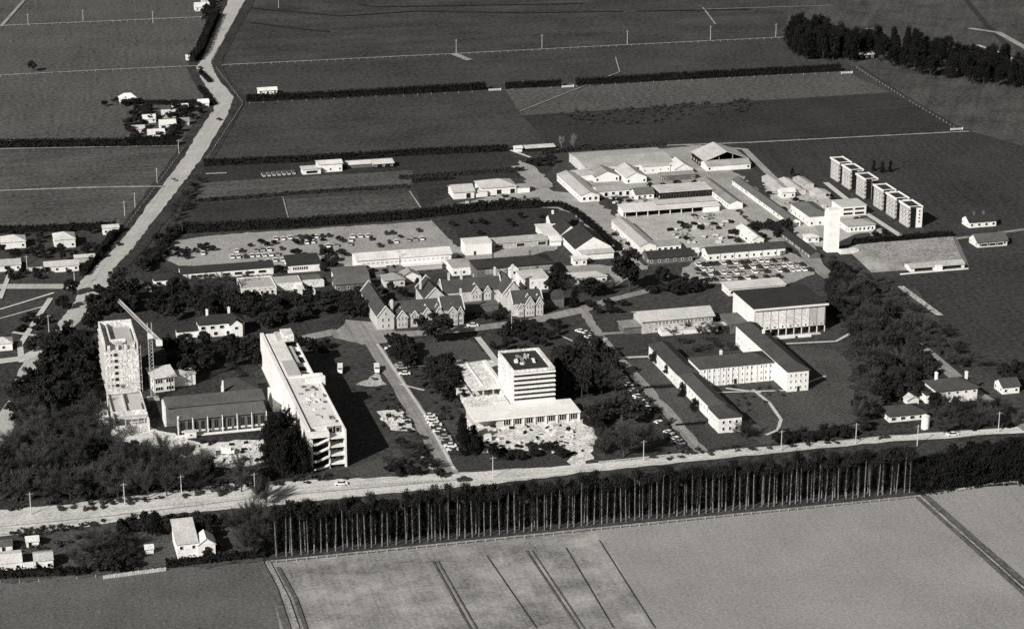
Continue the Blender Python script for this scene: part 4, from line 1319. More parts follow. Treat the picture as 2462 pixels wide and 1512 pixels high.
# right-hand houses
T = bld('villa', 'white two-storey villa with dark hip roof beside the right-hand lane', *G(2252, 971), 16.5, 11, 5.2, 'hx', 2.6, 'white', 'roof_tile', cat='house', ov=.9,
        wf=[(5, 3.4, 1.2, 1.0)], wl=[(3, 3.4, 1.0, 1.0)], chim=[(3, 8, 6, 9.4, 'white'), (15, 7, 6, 9, 'white')])
wins(T, 'f', 1, .6, 2.6, 1.6, 7.5, 7.5, 16, 11, glass='dark')
part(T, 'side_wing', wall_mb(4, 8, 3.4, 'fl', 0, -4.05, 1), 'white')
part(T, 'side_roof', roof_mb(4, 8, 3.4, 'fl', 0, -4.05, 1, ov=.2), 'roof_tile')
T = bld('bungalow', 'dark-roofed bungalow with a white eaves line in the trees below the villa', *G(2138, 1017), 14.5, 9, 2.8, 'hx', 2.2, 'white', 'roof_tile', cat='house', ov=.8, wf=[(4, .8, 2.0, 1.3)])
bld('garden_shed', 'white garden shed behind the dark-roofed bungalow', *G(2182, 975), 4.5, 4, 2.2, 'gy', 1.2, 'white', 'roof_white')
T = thing('garden_tank', 'round white water tank beside the dark-roofed bungalow', 'tank', *G(2224, 1030))
b = MB(); b.tube((0, 0, 0), (0, 0, 5), 1.5, 1.5, 12)
part(T, 'drum', b, 'white')
b = MB(); b.tube((0, 0, 5.01), (0, 0, 5.7), 1.6, .2, 12)
part(T, 'lid', b, 'roof_white')
bld('house', 'half-hidden house with white gable across the lane from the villa', *G(2410, 948), 7, 7, 3, 'gx', 2, 'white', 'roof_tile', cat='house', wf=[(2, .8, 1.2, 1.2)])
# bottom-left houses
T = bld('farmhouse', 'white steep-roofed house with a side wing beside the shingle road', *G(428, 1346), 6.4, 15, 5.4, 'mf', 2.0, 'white', 'roof_white', cat='house', ov=.4,
        wf=[(2, 3.4, 1.1, 1.3)], wl=[(4, 2.4, 1.2, 1.2)])
part(T, 'side_wing', wall_mb(5.5, 7, 4.6, 'gy', 2.0, 6.45, -.6), 'white')
part(T, 'side_roof', roof_mb(5.5, 7, 4.6, 'gy', 2.0, 6.45, -.6, ov=.3), 'roof_white')
wins(T, 'f', 1, 2.9, 1.4, 1.1, 9.2, 9.2, 5.5, 7, y0=-.6, glass='dark'); wins(T, 'f', 1, .5, 2.6, 1.4, 9.2, 9.2, 5.5, 7, y0=-.6, glass='dark')
b = MB(); b.box(5, -3.2, -.1, 12.5, -2.8, 1.2).box(-3, -4.2, -.1, 4.6, -3.8, 1.1)
part(T, 'garden_wall', b, 'white')
for (px, py, w_, d_, h_, rm, lab) in ((-10, 1378, 8.2, 9, 3.0, 'roof_white', 'white-roofed workshop at the hedge end by the bottom field'),
                                      (84, 1372, 5.8, 7, 3.2, 'roof_light', 'square white-roofed shed between two small sheds'),
                                      (58, 1382, 3.6, 4, 2.2, 'roof_white', 'tiny white-roofed shed right at the dark hedge'),
                                      (64, 1318, 4, 4, 2.2, 'roof_white', 'little white shed in the garden under the shingle road'),
                                      (0, 1330, 4, 5, 2.4, 'roof_grey', 'grey-roofed hut with a white end behind the white workshop'),
                                      (350, 1333, 2.6, 2.4, 1.8, 'roof_white', 'small white hutch on the lawn left of the steep-roofed house')):
    bld('garden_shed', lab, *G(px, py), w_, d_, h_, 'gx', 1.0, 'white', rm, cat='shed', ov=.25, dr=1.2 if w_ > 3 else None)
# site huts
for (px, py, w_, d_, lab) in ((1135, 1060, 3, 2.4, 'white site hut left of the podium rubble'), (1153, 1052, 3, 2.4, 'second white site hut close to the podium corner'),
                              (485, 1102, 5, 3, 'pale site hut by the dumped materials'), (446, 1055, 4, 2, 'white crate hut below the columned hall'),
                              (1165, 1064, 2.6, 2, 'small white cabin between the site huts and the bushes')):
    bld('site_hut', lab, *G(px, py), w_, d_, 2.3, 'fl', 0, 'white', 'roof_white', cat='hut', ov=.1, wf=[(1, .9, .8, .8)])
random.seed(11)
for i in range(120):
    if i < 78:
        px, py = random.uniform(1170, 1400), random.uniform(1025, 1095)
    elif i < 108:
        px, py = random.uniform(480, 630), random.uniform(1062, 1115)
    else:
        px, py = random.uniform(920, 990), random.uniform(995, 1030)
    x, y = G(px, py)
    b = MB()
    w_, d_, h_ = random.uniform(.5, 2.4), random.uniform(.5, 2.2), random.uniform(.3, 1.2)
    b.hexa([(0, 0, -.05), (w_, .1, -.05), (w_, d_, -.05), (.1, d_, -.05)], [(.1, .1, h_), (w_ - .1, .15, h_ * .9), (w_ - .15, d_ - .1, h_), (.2, d_ - .15, h_ * .8)])
    dk = random.random() < .55
    o = add('material_pile', b.mesh('material_pile', ['dark' if dk else 'cream']), None, (x, y, 0), random.uniform(0, 3))
    tag(o, ('dark' if dk else 'pale') + ' heap of building material lying on the ' + ('podium' if i < 78 else 'hall' if i < 108 else 'roadside') + ' building site', 'material',
        'building material on the ' + ('podium' if i < 78 else 'hall' if i < 108 else 'roadside') + ' site')
# ================================================================== VEGETATION
def np_mesh(name, V, F, mats, mi=None):
    me = bpy.data.meshes.new(name)
    V = np.asarray(V, dtype=np.float32)
    F = np.asarray(F, dtype=np.int32)
    me.vertices.add(len(V))
    me.vertices.foreach_set('co', V.ravel())
    k = F.shape[1]
    me.loops.add(F.size)
    me.loops.foreach_set('vertex_index', F.ravel())
    me.polygons.add(len(F))
    me.polygons.foreach_set('loop_start', np.arange(0, F.size, k, dtype=np.int32))
    for q in mats:
        me.materials.append(MATS[q])
    if mi is not None:
        me.polygons.foreach_set('material_index', np.asarray(mi, dtype=np.int32))
    me.update(calc_edges=True)
    return me
def leaves(rng, C, size, flat=0.0):
    """a small irregular quad at every point of C"""
    n = len(C)
    a = rng.normal(size=(n, 3)); a /= np.linalg.norm(a, axis=1)[:, None]
    h = rng.normal(size=(n, 3)); h -= a * (a * h).sum(1)[:, None]; h /= np.linalg.norm(h, axis=1)[:, None]
    s = size * rng.uniform(.55, 1.35, (n, 1))
    t = s * rng.uniform(.5, 1.0, (n, 1))
    V = np.stack([C - a * s, C + h * t, C + a * s, C - h * t], 1).reshape(-1, 3)
    return V, np.arange(4 * n).reshape(-1, 4)
def slivers(rng, A, B, wd):
    n = len(A)
    d = B - A
    h = np.cross(d, rng.normal(size=(n, 3))); h /= np.linalg.norm(h, axis=1)[:, None] + 1e-9
    w = wd * rng.uniform(.6, 1.4, (n, 1))
    V = np.stack([A - h * w, A + h * w, B], 1).reshape(-1, 3)
    return V, np.arange(3 * n).reshape(-1, 3)
LIB = {}
def build_lib():
    for kind, n_var in (('round', 4), ('bare', 4), ('pine', 3), ('poplar', 5), ('belt', 4), ('cypress', 1), ('shrub', 3), ('palebare', 2)):
        LIB[kind] = []
        for v in range(n_var):
            rng = np.random.default_rng(100 * len(LIB) + v)
            t = MB()
            if kind in ('round', 'shrub', 'pine', 'belt', 'cypress'):
                pts = []
                if kind == 'round':
                    nc, per, lo = 26, 62, .22
                    for i in range(nc):
                        u = rng.normal(size=3); u /= np.linalg.norm(u)
                        rr = rng.uniform(.45, .95)
                        c = np.array([u[0] * .40 * rr, u[1] * .40 * rr, .60 + u[2] * .33 * rr])
                        q = rng.normal(size=(per, 3)); q /= np.linalg.norm(q, axis=1)[:, None]
                        pts.append(c + q * rng.uniform(.08, .16) * rng.uniform(.5, 1.05, (per, 1)))
                    sz = .045
                elif kind == 'shrub':
                    for i in range(9):
                        c = np.array([rng.uniform(-.35, .35), rng.uniform(-.35, .35), rng.uniform(.25, .7)])
                        q = rng.normal(size=(40, 3)); q /= np.linalg.norm(q, axis=1)[:, None]
                        pts.append(c + q * rng.uniform(.15, .26) * rng.uniform(.5, 1, (40, 1)))
                    sz = .08
                elif kind == 'pine':
                    for i in range(34):
                        z = rng.uniform(.2, .97); r = .46 * (1 - z) ** .6 * rng.uniform(.5, 1.1) + .03; a = rng.uniform(0, 2 * PI)
                        q = rng.normal(size=(44, 3)) * np.array([.075, .075, .055])
                        pts.append(np.array([r * math.cos(a), r * math.sin(a), z]) + q)
                    sz = .038
                elif kind == 'belt':
                    for i in range(46):
                        z = rng.uniform(.04, .97); r = .42 * (1.02 - z ** 3) * rng.uniform(.3, 1.1); a = rng.uniform(0, 2 * PI)
                        q = rng.normal(size=(34, 3)) * np.array([.11, .11, .035])
                        pts.append(np.array([r * math.cos(a), r * math.sin(a), z]) + q)
                    sz = .045
                else:
                    for i in range(30):
                        z = rng.uniform(.05, .97); r = .4 * (1 - z ** 2.5) * rng.uniform(.4, 1); a = rng.uniform(0, 2 * PI)
                        q = rng.normal(size=(34, 3)) * np.array([.1, .1, .05])
                        pts.append(np.array([r * math.cos(a), r * math.sin(a), z]) + q)
                    sz = .06
                V, F = leaves(rng, np.concatenate(pts), sz)
                cm = {'round': 'leaf_dark', 'shrub': 'leaf_mid', 'pine': 'leaf_black', 'belt': 'leaf_black', 'cypress': 'leaf_black'}[kind]
                crown = np_mesh('crown', V, F, [cm])
                t.tube((0, 0, -.02), (0, 0, .55), .03, .016, 6)
                for i in range(4):
                    a = 1.6 * i + v
                    t.tube((0, 0, .25 + .06 * i), (.25 * math.cos(a), .25 * math.sin(a), .5 + .06 * i), .013, .006, 5)
                trunk = t.mesh('trunk', ['bark'])
            elif kind in ('bare', 'palebare'):
                t.tube((0, 0, -.02), (0, 0, .35), .022, .014, 6)
                A, B = [], []
                for i in range(11):
                    a = 2 * PI * (i * .618 + v * .17); el = rng.uniform(.5, 1.35)
                    s = np.array([0, 0, rng.uniform(.14, .4)])
                    dirv = np.array([math.cos(a) * math.cos(el), math.sin(a) * math.cos(el), math.sin(el)])
                    ln = rng.uniform(.38, .58) if kind == 'bare' else rng.uniform(.3, .5)
                    en = s + dirv * ln
                    t.tube(tuple(s), tuple(en), .010, .003, 4)
                    for j in range(120):
                        f = rng.uniform(.3, 1.0)
                        p0 = s + dirv * ln * f
                        dd = dirv * .8 + rng.normal(size=3) * .62
                        dd[2] = abs(dd[2]) * .9 + .05
                        dd /= np.linalg.norm(dd)
                        q0 = p0 + rng.normal(size=3) * .035
                        A.append(q0); B.append(q0 + dd * rng.uniform(.07, .2))
                V, F = slivers(rng, np.array(A), np.array(B), .0055)
                crown = np_mesh('crown', V, F, ['twig' if kind == 'bare' else 'twig_pale'])
                trunk = t.mesh('trunk', ['bark' if kind == 'bare' else 'bark_pale'])
            else:                               # poplar: pale pole trunk, whippy upright twigs, dense dark head
                lx, ly = rng.uniform(-.02, .02), rng.uniform(-.02, .02)
                t.tube((0, 0, -.01), (lx, ly, .5), .0135, .010, 6)
                t.tube((lx, ly, .5), (lx * 2, ly, .93), .010, .004, 6)
                A, B = [], []
                for j in range(260):
                    z = rng.uniform(.15, .85); a = rng.uniform(0, PI * 2); ca, sa = math.cos(a), math.sin(a)
                    p0 = np.array([0, 0, z])
                    A.append(p0); B.append(p0 + np.array([ca * rng.uniform(.02, .10), sa * rng.uniform(.02, .1), rng.uniform(.08, .2)]))
                V, F = slivers(rng, np.array(A), np.array(B), .0022)
                pts = []
                for i in range(20):
                    z = rng.uniform(.84, .99); r = .085 * rng.uniform(.2, 1); a = rng.uniform(0, 2 * PI)
                    pts.append(np.array([r * math.cos(a), r * math.sin(a), z]) + rng.normal(size=(24, 3)) * np.array([.035, .035, .022]))
                C = np.concatenate(pts)
                C2 = C + rng.normal(size=C.shape) * .02
                A2, B2 = slivers(rng, C, C2 + np.array([0, 0, .03]), .009)
                V2 = np.concatenate([V, A2]); F2 = np.concatenate([F, B2 + len(V)])
                crown = np_mesh('crown', V2, F2, ['leaf_dark'])
                trunk = t.mesh('trunk', ['bark_pale'])
            LIB[kind].append((trunk, crown))
build_lib()
TNAME = {'round': 'evergreen_tree', 'bare': 'bare_tree', 'pine': 'pine_tree', 'poplar': 'poplar_tree', 'belt': 'shelter_tree', 'cypress': 'cypress_tree', 'shrub': 'shrub', 'palebare': 'pale_tree'}
trng = random.Random(21)
def tree(kind, x, y, h, w, label, group=None, cat='tree'):
    tr, cr = trng.choice(LIB[kind])
    nm = TNAME[kind]
    if kind == 'round' and (h < 5.2 or 'bush' in label):
        nm = 'bush' if 'bush' in label else 'small_tree'
    elif 'flax' in label:
        nm = 'brush_clump'  # the far patch of low bushes, built from the shrub meshes
    elif kind == 'round' and group and ('garden' in label or 'grove' in label or 'belt' in label):
        nm = 'dark_tree'
    T = thing(nm, label, cat, x, y, trng.uniform(0, 6.28), group)
    if kind in ('round', 'bare'):
        w *= 1.22
    k = (w, w, h)
    add('trunk', tr, T, sc=k)
    add('crown', cr, T, sc=k)
    return T
def tp(kind, px, py, h, w, label, group=None, cat='tree'):
    return tree(kind, *G(px, py), h, w, label, group, cat)

# singled-out trees
tp('round', 1046, 824, 13.5, 15.5, 'big round dark tree on the lawn in front of the gabled hall')
tp('round', 1514, 700, 19, 14, 'tallest dark conifer right of the dairy by the yard road')
tp('round', 300, 725, 15, 15, 'large dark tree crowding the main road at the gatehouse')
tp('cypress', 1380, 738, 7, 5, 'single dark clipped cypress beside the road right of the gabled hall')
tp('round', 1590, 680, 8, 7, 'dark bushy tree in front of the dark-roofed building')
tp('round', 1420, 715, 9, 10, 'broad dark tree between the cypress and the tall conifer')
tp('round', 1495, 1012, 10, 18, 'wide rounded tree between the podium and the parking road')
tp('bare', 1500, 1098, 14, 17, 'largest bare weeping tree right of the podium site')
tp('bare', 1452, 1092, 12, 13, 'bare weeping tree nearest the podium rubble')
tp('bare', 1556, 1085, 12, 12, 'bare tree right of the weeping pair by the parking road')
tp('bare', 1790, 1056, 8, 10, 'bare tree covering the front end of the white hostel')
tp('pine', 1112, 1078, 12, 6, 'narrow dark conifer at the left corner of the podium')
tp('cypress', 1640, 952, 5.5, 3.4, 'dark clipped bush against the long left wall of the hostel')
tp('cypress', 1668, 985, 4.5, 3.6, 'second dark bush along the hostel left wall')
tp('round', 1605, 905, 6, 5, 'dark leafy tree hiding the hostel wing corner')
tp('round', 1580, 880, 7, 7, 'dark spreading tree north of the hostel wing corner')
tp('round', 78, 172, 7, 6, 'lone dark tree in the far left field')
tp('palebare', 1350, 362, 10, 5, 'pale bare poplar at the far hedge, the thinner of two')
tp('palebare', 1380, 360, 11, 6, 'taller pale bare poplar beside the factory roof')
tp('cypress', 2012, 424, 6, 2.6, 'slim dark cypress left of the stepped apartments')
tp('pine', 1905, 425, 4.5, 2.5, 'tiny dark conifer on the far field path')
for px, py in ((2100, 412), (2122, 416), (2140, 414)):
    tp('cypress', px, py, 6, 2.6, 'dark conifer standing behind the stepped apartments', 'conifers behind the apartments')
tp('round', 172, 712, 8, 7, 'dark tree at the corner of side road and main road')
tp('round', 150, 745, 7, 7, 'dark bushy tree beside the footpath and main road')
tp('pine', 1224, 810, 7, 4, 'small layered dark conifer in front of the gabled hall east gables')
tp('round', 1614, 706, 6, 7, 'dark tree behind the white classroom block')
tp('round', 1640, 690, 5, 7, 'dark low tree at the edge of the crowded car park')
# tree groups: (kind, polygon of base points, count, height range, width range, label, group)
def inside(x, y, P):
    c = False
    for i in range(len(P)):
        (x1, y1), (x2, y2) = P[i], P[i - 1]
        if (y1 > y) != (y2 > y) and x < (x2 - x1) * (y - y1) / (y2 - y1) + x1:
            c = not c
    return c
def scatter(kind, poly, n, hr, wr, label, group, gap=3.0, cat='tree', taken=[]):
    P = [G(*p) for p in poly]
    xs, ys = [p[0] for p in P], [p[1] for p in P]
    k = tries = 0
    while k < n and tries < n * 60:
        tries += 1
        x, y = trng.uniform(min(xs), max(xs)), trng.uniform(min(ys), max(ys))
        if not inside(x, y, P) or any((x - a) ** 2 + (y - c) ** 2 < gap * gap for a, c in taken):
            continue
        taken.append((x, y))
        tree(kind, x, y, trng.uniform(*hr), trng.uniform(*wr), label, group, cat)
        k += 1
WL = [(95,870),(140,825),(195,800),(225,790),(222,980),(150,985),(85,985)]
scatter('round', WL, 42, (7, 11), (6, 9), 'dark evergreen in the thick roadside belt left of the tower block', 'roadside evergreen belt', 3.2)
scatter('round', [(222,738),(300,735),(335,760),(220,765)], 10, (6, 9), (6, 8), 'dark evergreen behind the tower block and crane jib', 'evergreens behind the tower block', 3)
WB = [(70,1000),(215,1000),(280,1075),(420,1100),(480,1130),(640,1150),(600,1190),(330,1200),(0,1235),(-40,1150),(20,1060)]
scatter('bare', WB, 80, (8, 13), (7, 11), 'bare grey tree in the wood between the tower block and the shingle road', 'bare wood above the shingle road', 4.0)
scatter('round', WB, 16, (5, 9), (5, 8), 'dark evergreen among the bare wood above the shingle road', 'evergreens in the bare wood', 4.0)
scatter('shrub', WB, 40, (2, 4), (3, 5), 'low shrub in the undergrowth of the bare wood', 'shrubs of the bare wood', 2.5, 'shrub')
scatter('pine', [(638,1062),(690,1068),(728,1120),(735,1142),(660,1160),(640,1110)], 22, (10, 16), (6, 8), 'tall dark conifer in the clump by the zigzag stair end', 'conifer clump by the stairs', 2.6)
scatter('round', [(390,840),(560,830),(640,850),(640,900),(540,880),(440,930),(400,890)], 22, (6, 9), (6, 9), 'dark tree between the crane and the long hostel block', 'dark trees behind the columned hall', 4)
scatter('round', [(395,700),(440,695),(480,760),(410,780),(350,760)], 14, (5, 9), (5, 8), 'dark garden tree left of the half-timbered house', 'garden trees by the half-timbered house', 4)
scatter('round', [(470,745),(600,740),(640,790),(600,770),(480,768)], 16, (8, 10), (6, 8), 'dark tree close behind the half-timbered house', 'trees behind the half-timbered house', 3)
scatter('bare', [(440,685),(580,690),(600,730),(470,735)], 14, (5, 8), (6, 8), 'bare garden tree below the low dark-roofed range', 'bare garden trees below the range', 4)
scatter('round', [(600,730),(720,720),(780,730),(790,760),(640,800),(600,760)], 24, (5, 8), (5, 8), 'dark tree in the garden belt west of the gabled hall', 'garden belt west of the gabled hall', 3.5)
scatter('round', [(780,735),(880,715),(890,770),(830,765)], 14, (5, 8), (5, 7), 'dark tree against the west side of the gabled hall', 'trees west of the gabled hall', 3.2)
scatter('round', [(680,820),(760,830),(800,845),(790,860),(700,840)], 8, (4, 6), (4, 6), 'rounded dark bush by the turning circle', 'bushes by the turning circle', 3)
scatter('round', [(940,838),(985,835),(1000,880),(965,895)], 14, (5, 8), (5, 7), 'dark tree on the parking verge beside the drive', 'trees on the drive verge', 3)
scatter('round', [(1030,900),(1085,880),(1100,925),(1080,970),(1040,940)], 18, (5, 8), (5, 8), 'dark tree left of the unfinished roof slab', 'trees left of the roof slab', 3)
scatter('pine', [(1100,1050),(1135,1045),(1150,1085),(1200,1110),(1110,1100)], 9, (5, 8), (4, 5), 'dark bush below the podium site huts', 'bushes below the podium site', 2.5)
scatter('round', [(1200,1080),(1370,1078),(1360,1105),(1200,1112)], 9, (2.5, 4), (4, 6), 'low dark bush along the lawn edge of the podium site', 'lawn edge bushes', 3)
scatter('round', [(1345,880),(1440,850),(1470,900),(1440,955),(1350,960)], 26, (9, 13), (7, 9), 'dark tree in the grove right of the banded tower', 'grove right of the banded tower', 3.0)
scatter('bare', [(1410,900),(1475,900),(1480,950),(1420,955)], 8, (8, 11), (7, 9), 'bare tree at the edge of the tower grove', 'bare trees by the tower grove', 3)
scatter('round', [(1190,795),(1345,778),(1350,800),(1280,818),(1200,815)], 16, (3, 5), (4, 6), 'dark bush in the front garden of the gabled hall', 'front garden bushes', 3)
scatter('shrub', [(1410,795),(1480,870),(1560,960),(1650,1060),(1640,1090),(1540,990),(1450,900),(1395,830)], 26, (2, 3.5), (3, 4.5), 'leafy shrub along the parking road', 'shrubs along the parking road', 3, 'shrub')
scatter('round', [(1410,725),(1500,735),(1490,755),(1420,755)], 7, (2.5, 4), (4, 6), 'low bush on the corner of the parking road', 'corner bushes', 3)
scatter('round', [(1540,690),(1690,685),(1700,715),(1560,712)], 10, (4, 6), (4, 6), 'dark tree between car park and white classroom block', 'trees by the classroom block', 3.5)
scatter('bare', [(1600,800),(1770,790),(1770,850),(1660,850)], 12, (4, 6), (5, 7), 'bare tree in the back court of the hostel', 'hostel back court trees', 5)
RB = [(2000,690),(2060,680),(2120,740),(2190,810),(2200,900),(2130,950),(2090,1040),(2050,1050),(2085,930),(2040,820),(2000,740)]
scatter('bare', RB, 52, (7, 10), (6, 9), 'bare grey tree in the belt right of the hostel lawn', 'bare belt right of the lawn', 4)
scatter('round', RB, 42, (5, 9), (5, 8), 'dark tree in the belt right of the hostel lawn', 'dark trees right of the lawn', 3.4)
scatter('shrub', RB, 30, (1.5, 3), (3, 4), 'low shrub in the belt right of the hostel lawn', 'shrubs right of the lawn', 2.4, 'shrub')
scatter('round', [(1995,640),(2060,665),(2080,720),(2000,700)], 11, (5, 7), (5, 7), 'dark tree on the slope below the white tower', 'trees below the white tower', 3.5)
scatter('round', [(2110,880),(2200,850),(2235,900),(2215,960),(2130,970)], 20, (5, 8), (5, 8), 'dark tree west of the white villa', 'trees west of the villa', 3.5)
scatter('bare', [(2230,975),(2400,985),(2470,1030),(2260,1045)], 22, (5, 8), (5, 8), 'bare tree in the garden below the villa', 'bare trees below the villa', 3.6)
scatter('round', [(2230,975),(2400,985),(2470,1030),(2260,1045)], 14, (4, 7), (4, 6), 'dark tree in the garden below the villa', 'dark trees below the villa', 3.2)
scatter('bare', [(2200,740),(2330,850),(2400,890),(2300,890),(2180,800)], 22, (4, 7), (5, 8), 'bare tree along the right-hand lane', 'bare trees along the lane', 4)
scatter('round', [(2380,900),(2500,880),(2500,935),(2420,930)], 12, (4, 6), (4, 6), 'dark tree across the lane from the villa', 'trees across the lane', 3)
scatter('round', [(1860,1060),(2040,1040),(2060,1050),(1880,1075)], 18, (3, 5), (4, 6), 'dark bush along the bottom edge of the hostel lawn', 'bushes below the hostel lawn', 3)
scatter('pine', [(1890,118),(1930,92),(2045,132),(2055,150),(1985,148),(1930,145)], 52, (13, 21), (8, 11), 'dark pine in the dense end of the far stand', 'far pine stand, dense end', 4.5)
scatter('pine', [(2045,132),(2090,112),(2200,125),(2350,150),(2480,170),(2480,218),(2300,200),(2150,168)], 78, (10, 17), (7, 10), 'dark pine in the thinner long stretch of the far stand', 'far pine stand, long stretch', 5.5)
scatter('belt', [(2200,1180),(2240,1150),(2360,1125),(2480,1110),(2480,1156),(2380,1162),(2300,1176)], 70, (8, 11), (6, 8), 'dense black shelter tree in the thicket at the end of the poplar row', 'thicket at the end of the poplars', 2.6)
scatter('bare', [(2190,1130),(2300,1105),(2480,1085),(2480,1110),(2230,1150)], 24, (6, 9), (5, 7), 'bare tree along the road edge of the black thicket', 'bare trees at the thicket edge', 3)
# bottom-left gardens
scatter('round', [(285,1275),(380,1262),(385,1285),(290,1290)], 12, (4, 6), (3, 5), 'dark bush in the high hedge of the bottom-left garden', 'garden hedge bushes', 1.8)
tp('pine', 375, 1290, 9, 5, 'dark pointed conifer in the garden left of the steep-roofed house')
scatter('round', [(400,1275),(450,1262),(560,1270),(560,1285),(410,1290)], 9, (4, 7), (4, 6), 'dark tree behind the steep-roofed house', 'trees behind the steep-roofed house', 3)
scatter('round', [(475,1300),(510,1295),(520,1335),(490,1340)], 5, (4, 6), (4, 5), 'dark tree right of the steep-roofed house', 'trees right of the steep-roofed house', 2.5)
scatter('bare', [(560,1260),(650,1250),(640,1340),(580,1345)], 16, (8, 13), (5, 8), 'bare tree at the start of the poplar row', 'bare trees at the poplar row start', 2.6)
scatter('bare', [(600,1200),(640,1195),(650,1220),(610,1225)], 4, (10, 13), (5, 6), 'pale bare tree beside the shingle road bend', 'bare trees at the road bend', 2.6)
scatter('bare', [(170,1320),(320,1300),(320,1370),(190,1380)], 14, (5, 9), (5, 8), 'bare tree in the bottom-left orchard', 'orchard trees', 3.5)
scatter('round', [(235,1340),(320,1330),(320,1375),(240,1380)], 9, (4, 7), (4, 6), 'dark tree in the bottom-left orchard', 'dark orchard trees', 3)
scatter('shrub', [(10,1300),(120,1295),(220,1280),(330,1290),(300,1330),(150,1320),(30,1335)], 24, (1.2, 2.4), (2, 3.4), 'garden shrub behind the bottom-left sheds', 'bottom garden shrubs', 2.4, 'shrub')
scatter('shrub', [(20,1282),(250,1255),(260,1268),(30,1296)], 22, (1.2, 2.2), (2, 3), 'roadside shrub under the shingle road', 'roadside shrubs', 1.8, 'shrub')
# left of the main road
scatter('round', [(0,605),(240,590),(240,628),(0,630)], 20, (2.5, 5), (3, 5), 'garden bush among the roadside houses', 'roadside house garden bushes', 3)
scatter('round', [(20,770),(100,760),(150,760),(110,800),(40,800)], 8, (2, 4), (3, 5), 'bush by the side-lane footpaths', 'side lane bushes', 3)
scatter('round', [(60,815),(110,812),(100,850),(60,848)], 7, (2.5, 4), (3, 4), 'dark bush in the triangle between lane and main road', 'road triangle bushes', 2)
scatter('round', [(305,268),(480,258),(478,292),(420,336),(305,340)], 44, (3.5, 6), (4.5, 7), 'dark tree among the cottages of the far hamlet', 'far hamlet trees', 3)
scatter('round', [(250,252),(300,245),(350,248),(350,256),(250,258)], 8, (3, 5), (4, 5), 'dark bush around the lone far farmhouse', 'far farmhouse bushes', 3)
scatter('round', [(500,5),(520,0),(515,40),(495,60),(480,40)], 14, (4, 7), (4, 6), 'dark tree in the roadside belt at the far farmhouse', 'far roadside belt', 3)
scatter('bare', [(400,560),(425,500),(455,450),(478,430),(482,450),(440,520),(415,580)], 26, (4, 7), (3, 5), 'pale bare tree lining the main road plots', 'bare trees lining the road plots', 2.6)
scatter('round', [(330,640),(360,600),(400,560),(430,560),(390,620),(350,660)], 26, (3, 6), (4, 6), 'dark bush in the strip between main road and car park', 'bushes between road and car park', 3)
scatter('round', [(1250,395),(1330,380),(1330,400),(1290,410)], 8, (3, 5), (4, 5), 'dark bush at the farm road corner', 'farm road bushes', 3)
scatter('round', [(1560,455),(1700,440),(1705,448),(1570,465)], 8, (2.5, 4), (3, 5), 'dark garden bush in front of the farm sheds', 'farm yard bushes', 3)
scatter('round', [(1840,545),(1890,545),(1905,570),(1860,575)], 10, (4, 6), (4, 6), 'dark tree beside the store at the road fork', 'trees at the road fork', 2.8)
scatter('round', [(1760,560),(1850,550),(1850,585),(1770,590)], 10, (3, 5), (4, 6), 'dark tree at the back of the low white range', 'trees behind the low range', 3)
scatter('bare', [(1350,695),(1480,690),(1470,715),(1370,715)], 10, (5, 8), (5, 7), 'bare tree in the garden below the dairy', 'bare trees below the dairy', 3)
scatter('round', [(1300,660),(1370,650),(1370,700),(1320,705)], 9, (4, 7), (4, 6), 'dark tree right of the brick block', 'trees by the brick block', 3)
scatter('round', [(860,655),(960,650),(960,665),(870,672)], 8, (3, 5), (3, 5), 'dark bush in front of the long white block', 'bushes by the science block', 2.5)
scatter('round', [(665,660),(700,640),(690,610),(830,615),(830,640),(780,660)], 14, (3, 5), (4, 6), 'dark bush around the library annexe', 'bushes by the annexe', 3)
scatter('round', [(1080,540),(1330,520),(1335,550),(1110,572)], 10, (2, 4), (3, 5), 'dark bush on the rough lawn behind the white workshop', 'rough lawn bushes', 4)
scatter('round', [(1000,1140),(1060,1142),(1060,1155),(940,1150),(930,1120)], 8, (2, 4.5), (3, 5), 'dark bush at the foot of the drive', 'drive foot bushes', 2.5)
scatter('shrub', [(100,1232),(640,1150),(860,1145),(860,1155),(640,1170),(100,1245)], 44, (1.2, 2.6), (2, 3.5), 'scrubby shrub along the wood edge of the shingle road', 'scrub along the shingle road', 1.8, 'shrub')
scatter('round', [(60,905),(30,975),(0,1040),(30,1050),(100,990),(120,900)], 14, (6, 9), (6, 8), 'dark evergreen overhanging the main road edge', 'evergreens on the main road edge', 3)
scatter('shrub', [(1560,1100),(1640,1085),(2000,1060),(2150,1050),(2150,1058),(1800,1085),(1580,1110)], 26, (1, 2), (2, 3), 'low shrub on the grass strip of the shingle road', 'grass strip shrubs', 2, 'shrub')
# flax heap of small bright bushes in the far plot
scatter('shrub', [(1335,272),(1500,262),(1810,238),(1800,268),(1560,300),(1400,298)], 130, (1.2, 2.2), (2.2, 3.6), 'mottled low flax clump in the patch on the far dark field', 'flax patch on the far field', 2.4, 'plant')


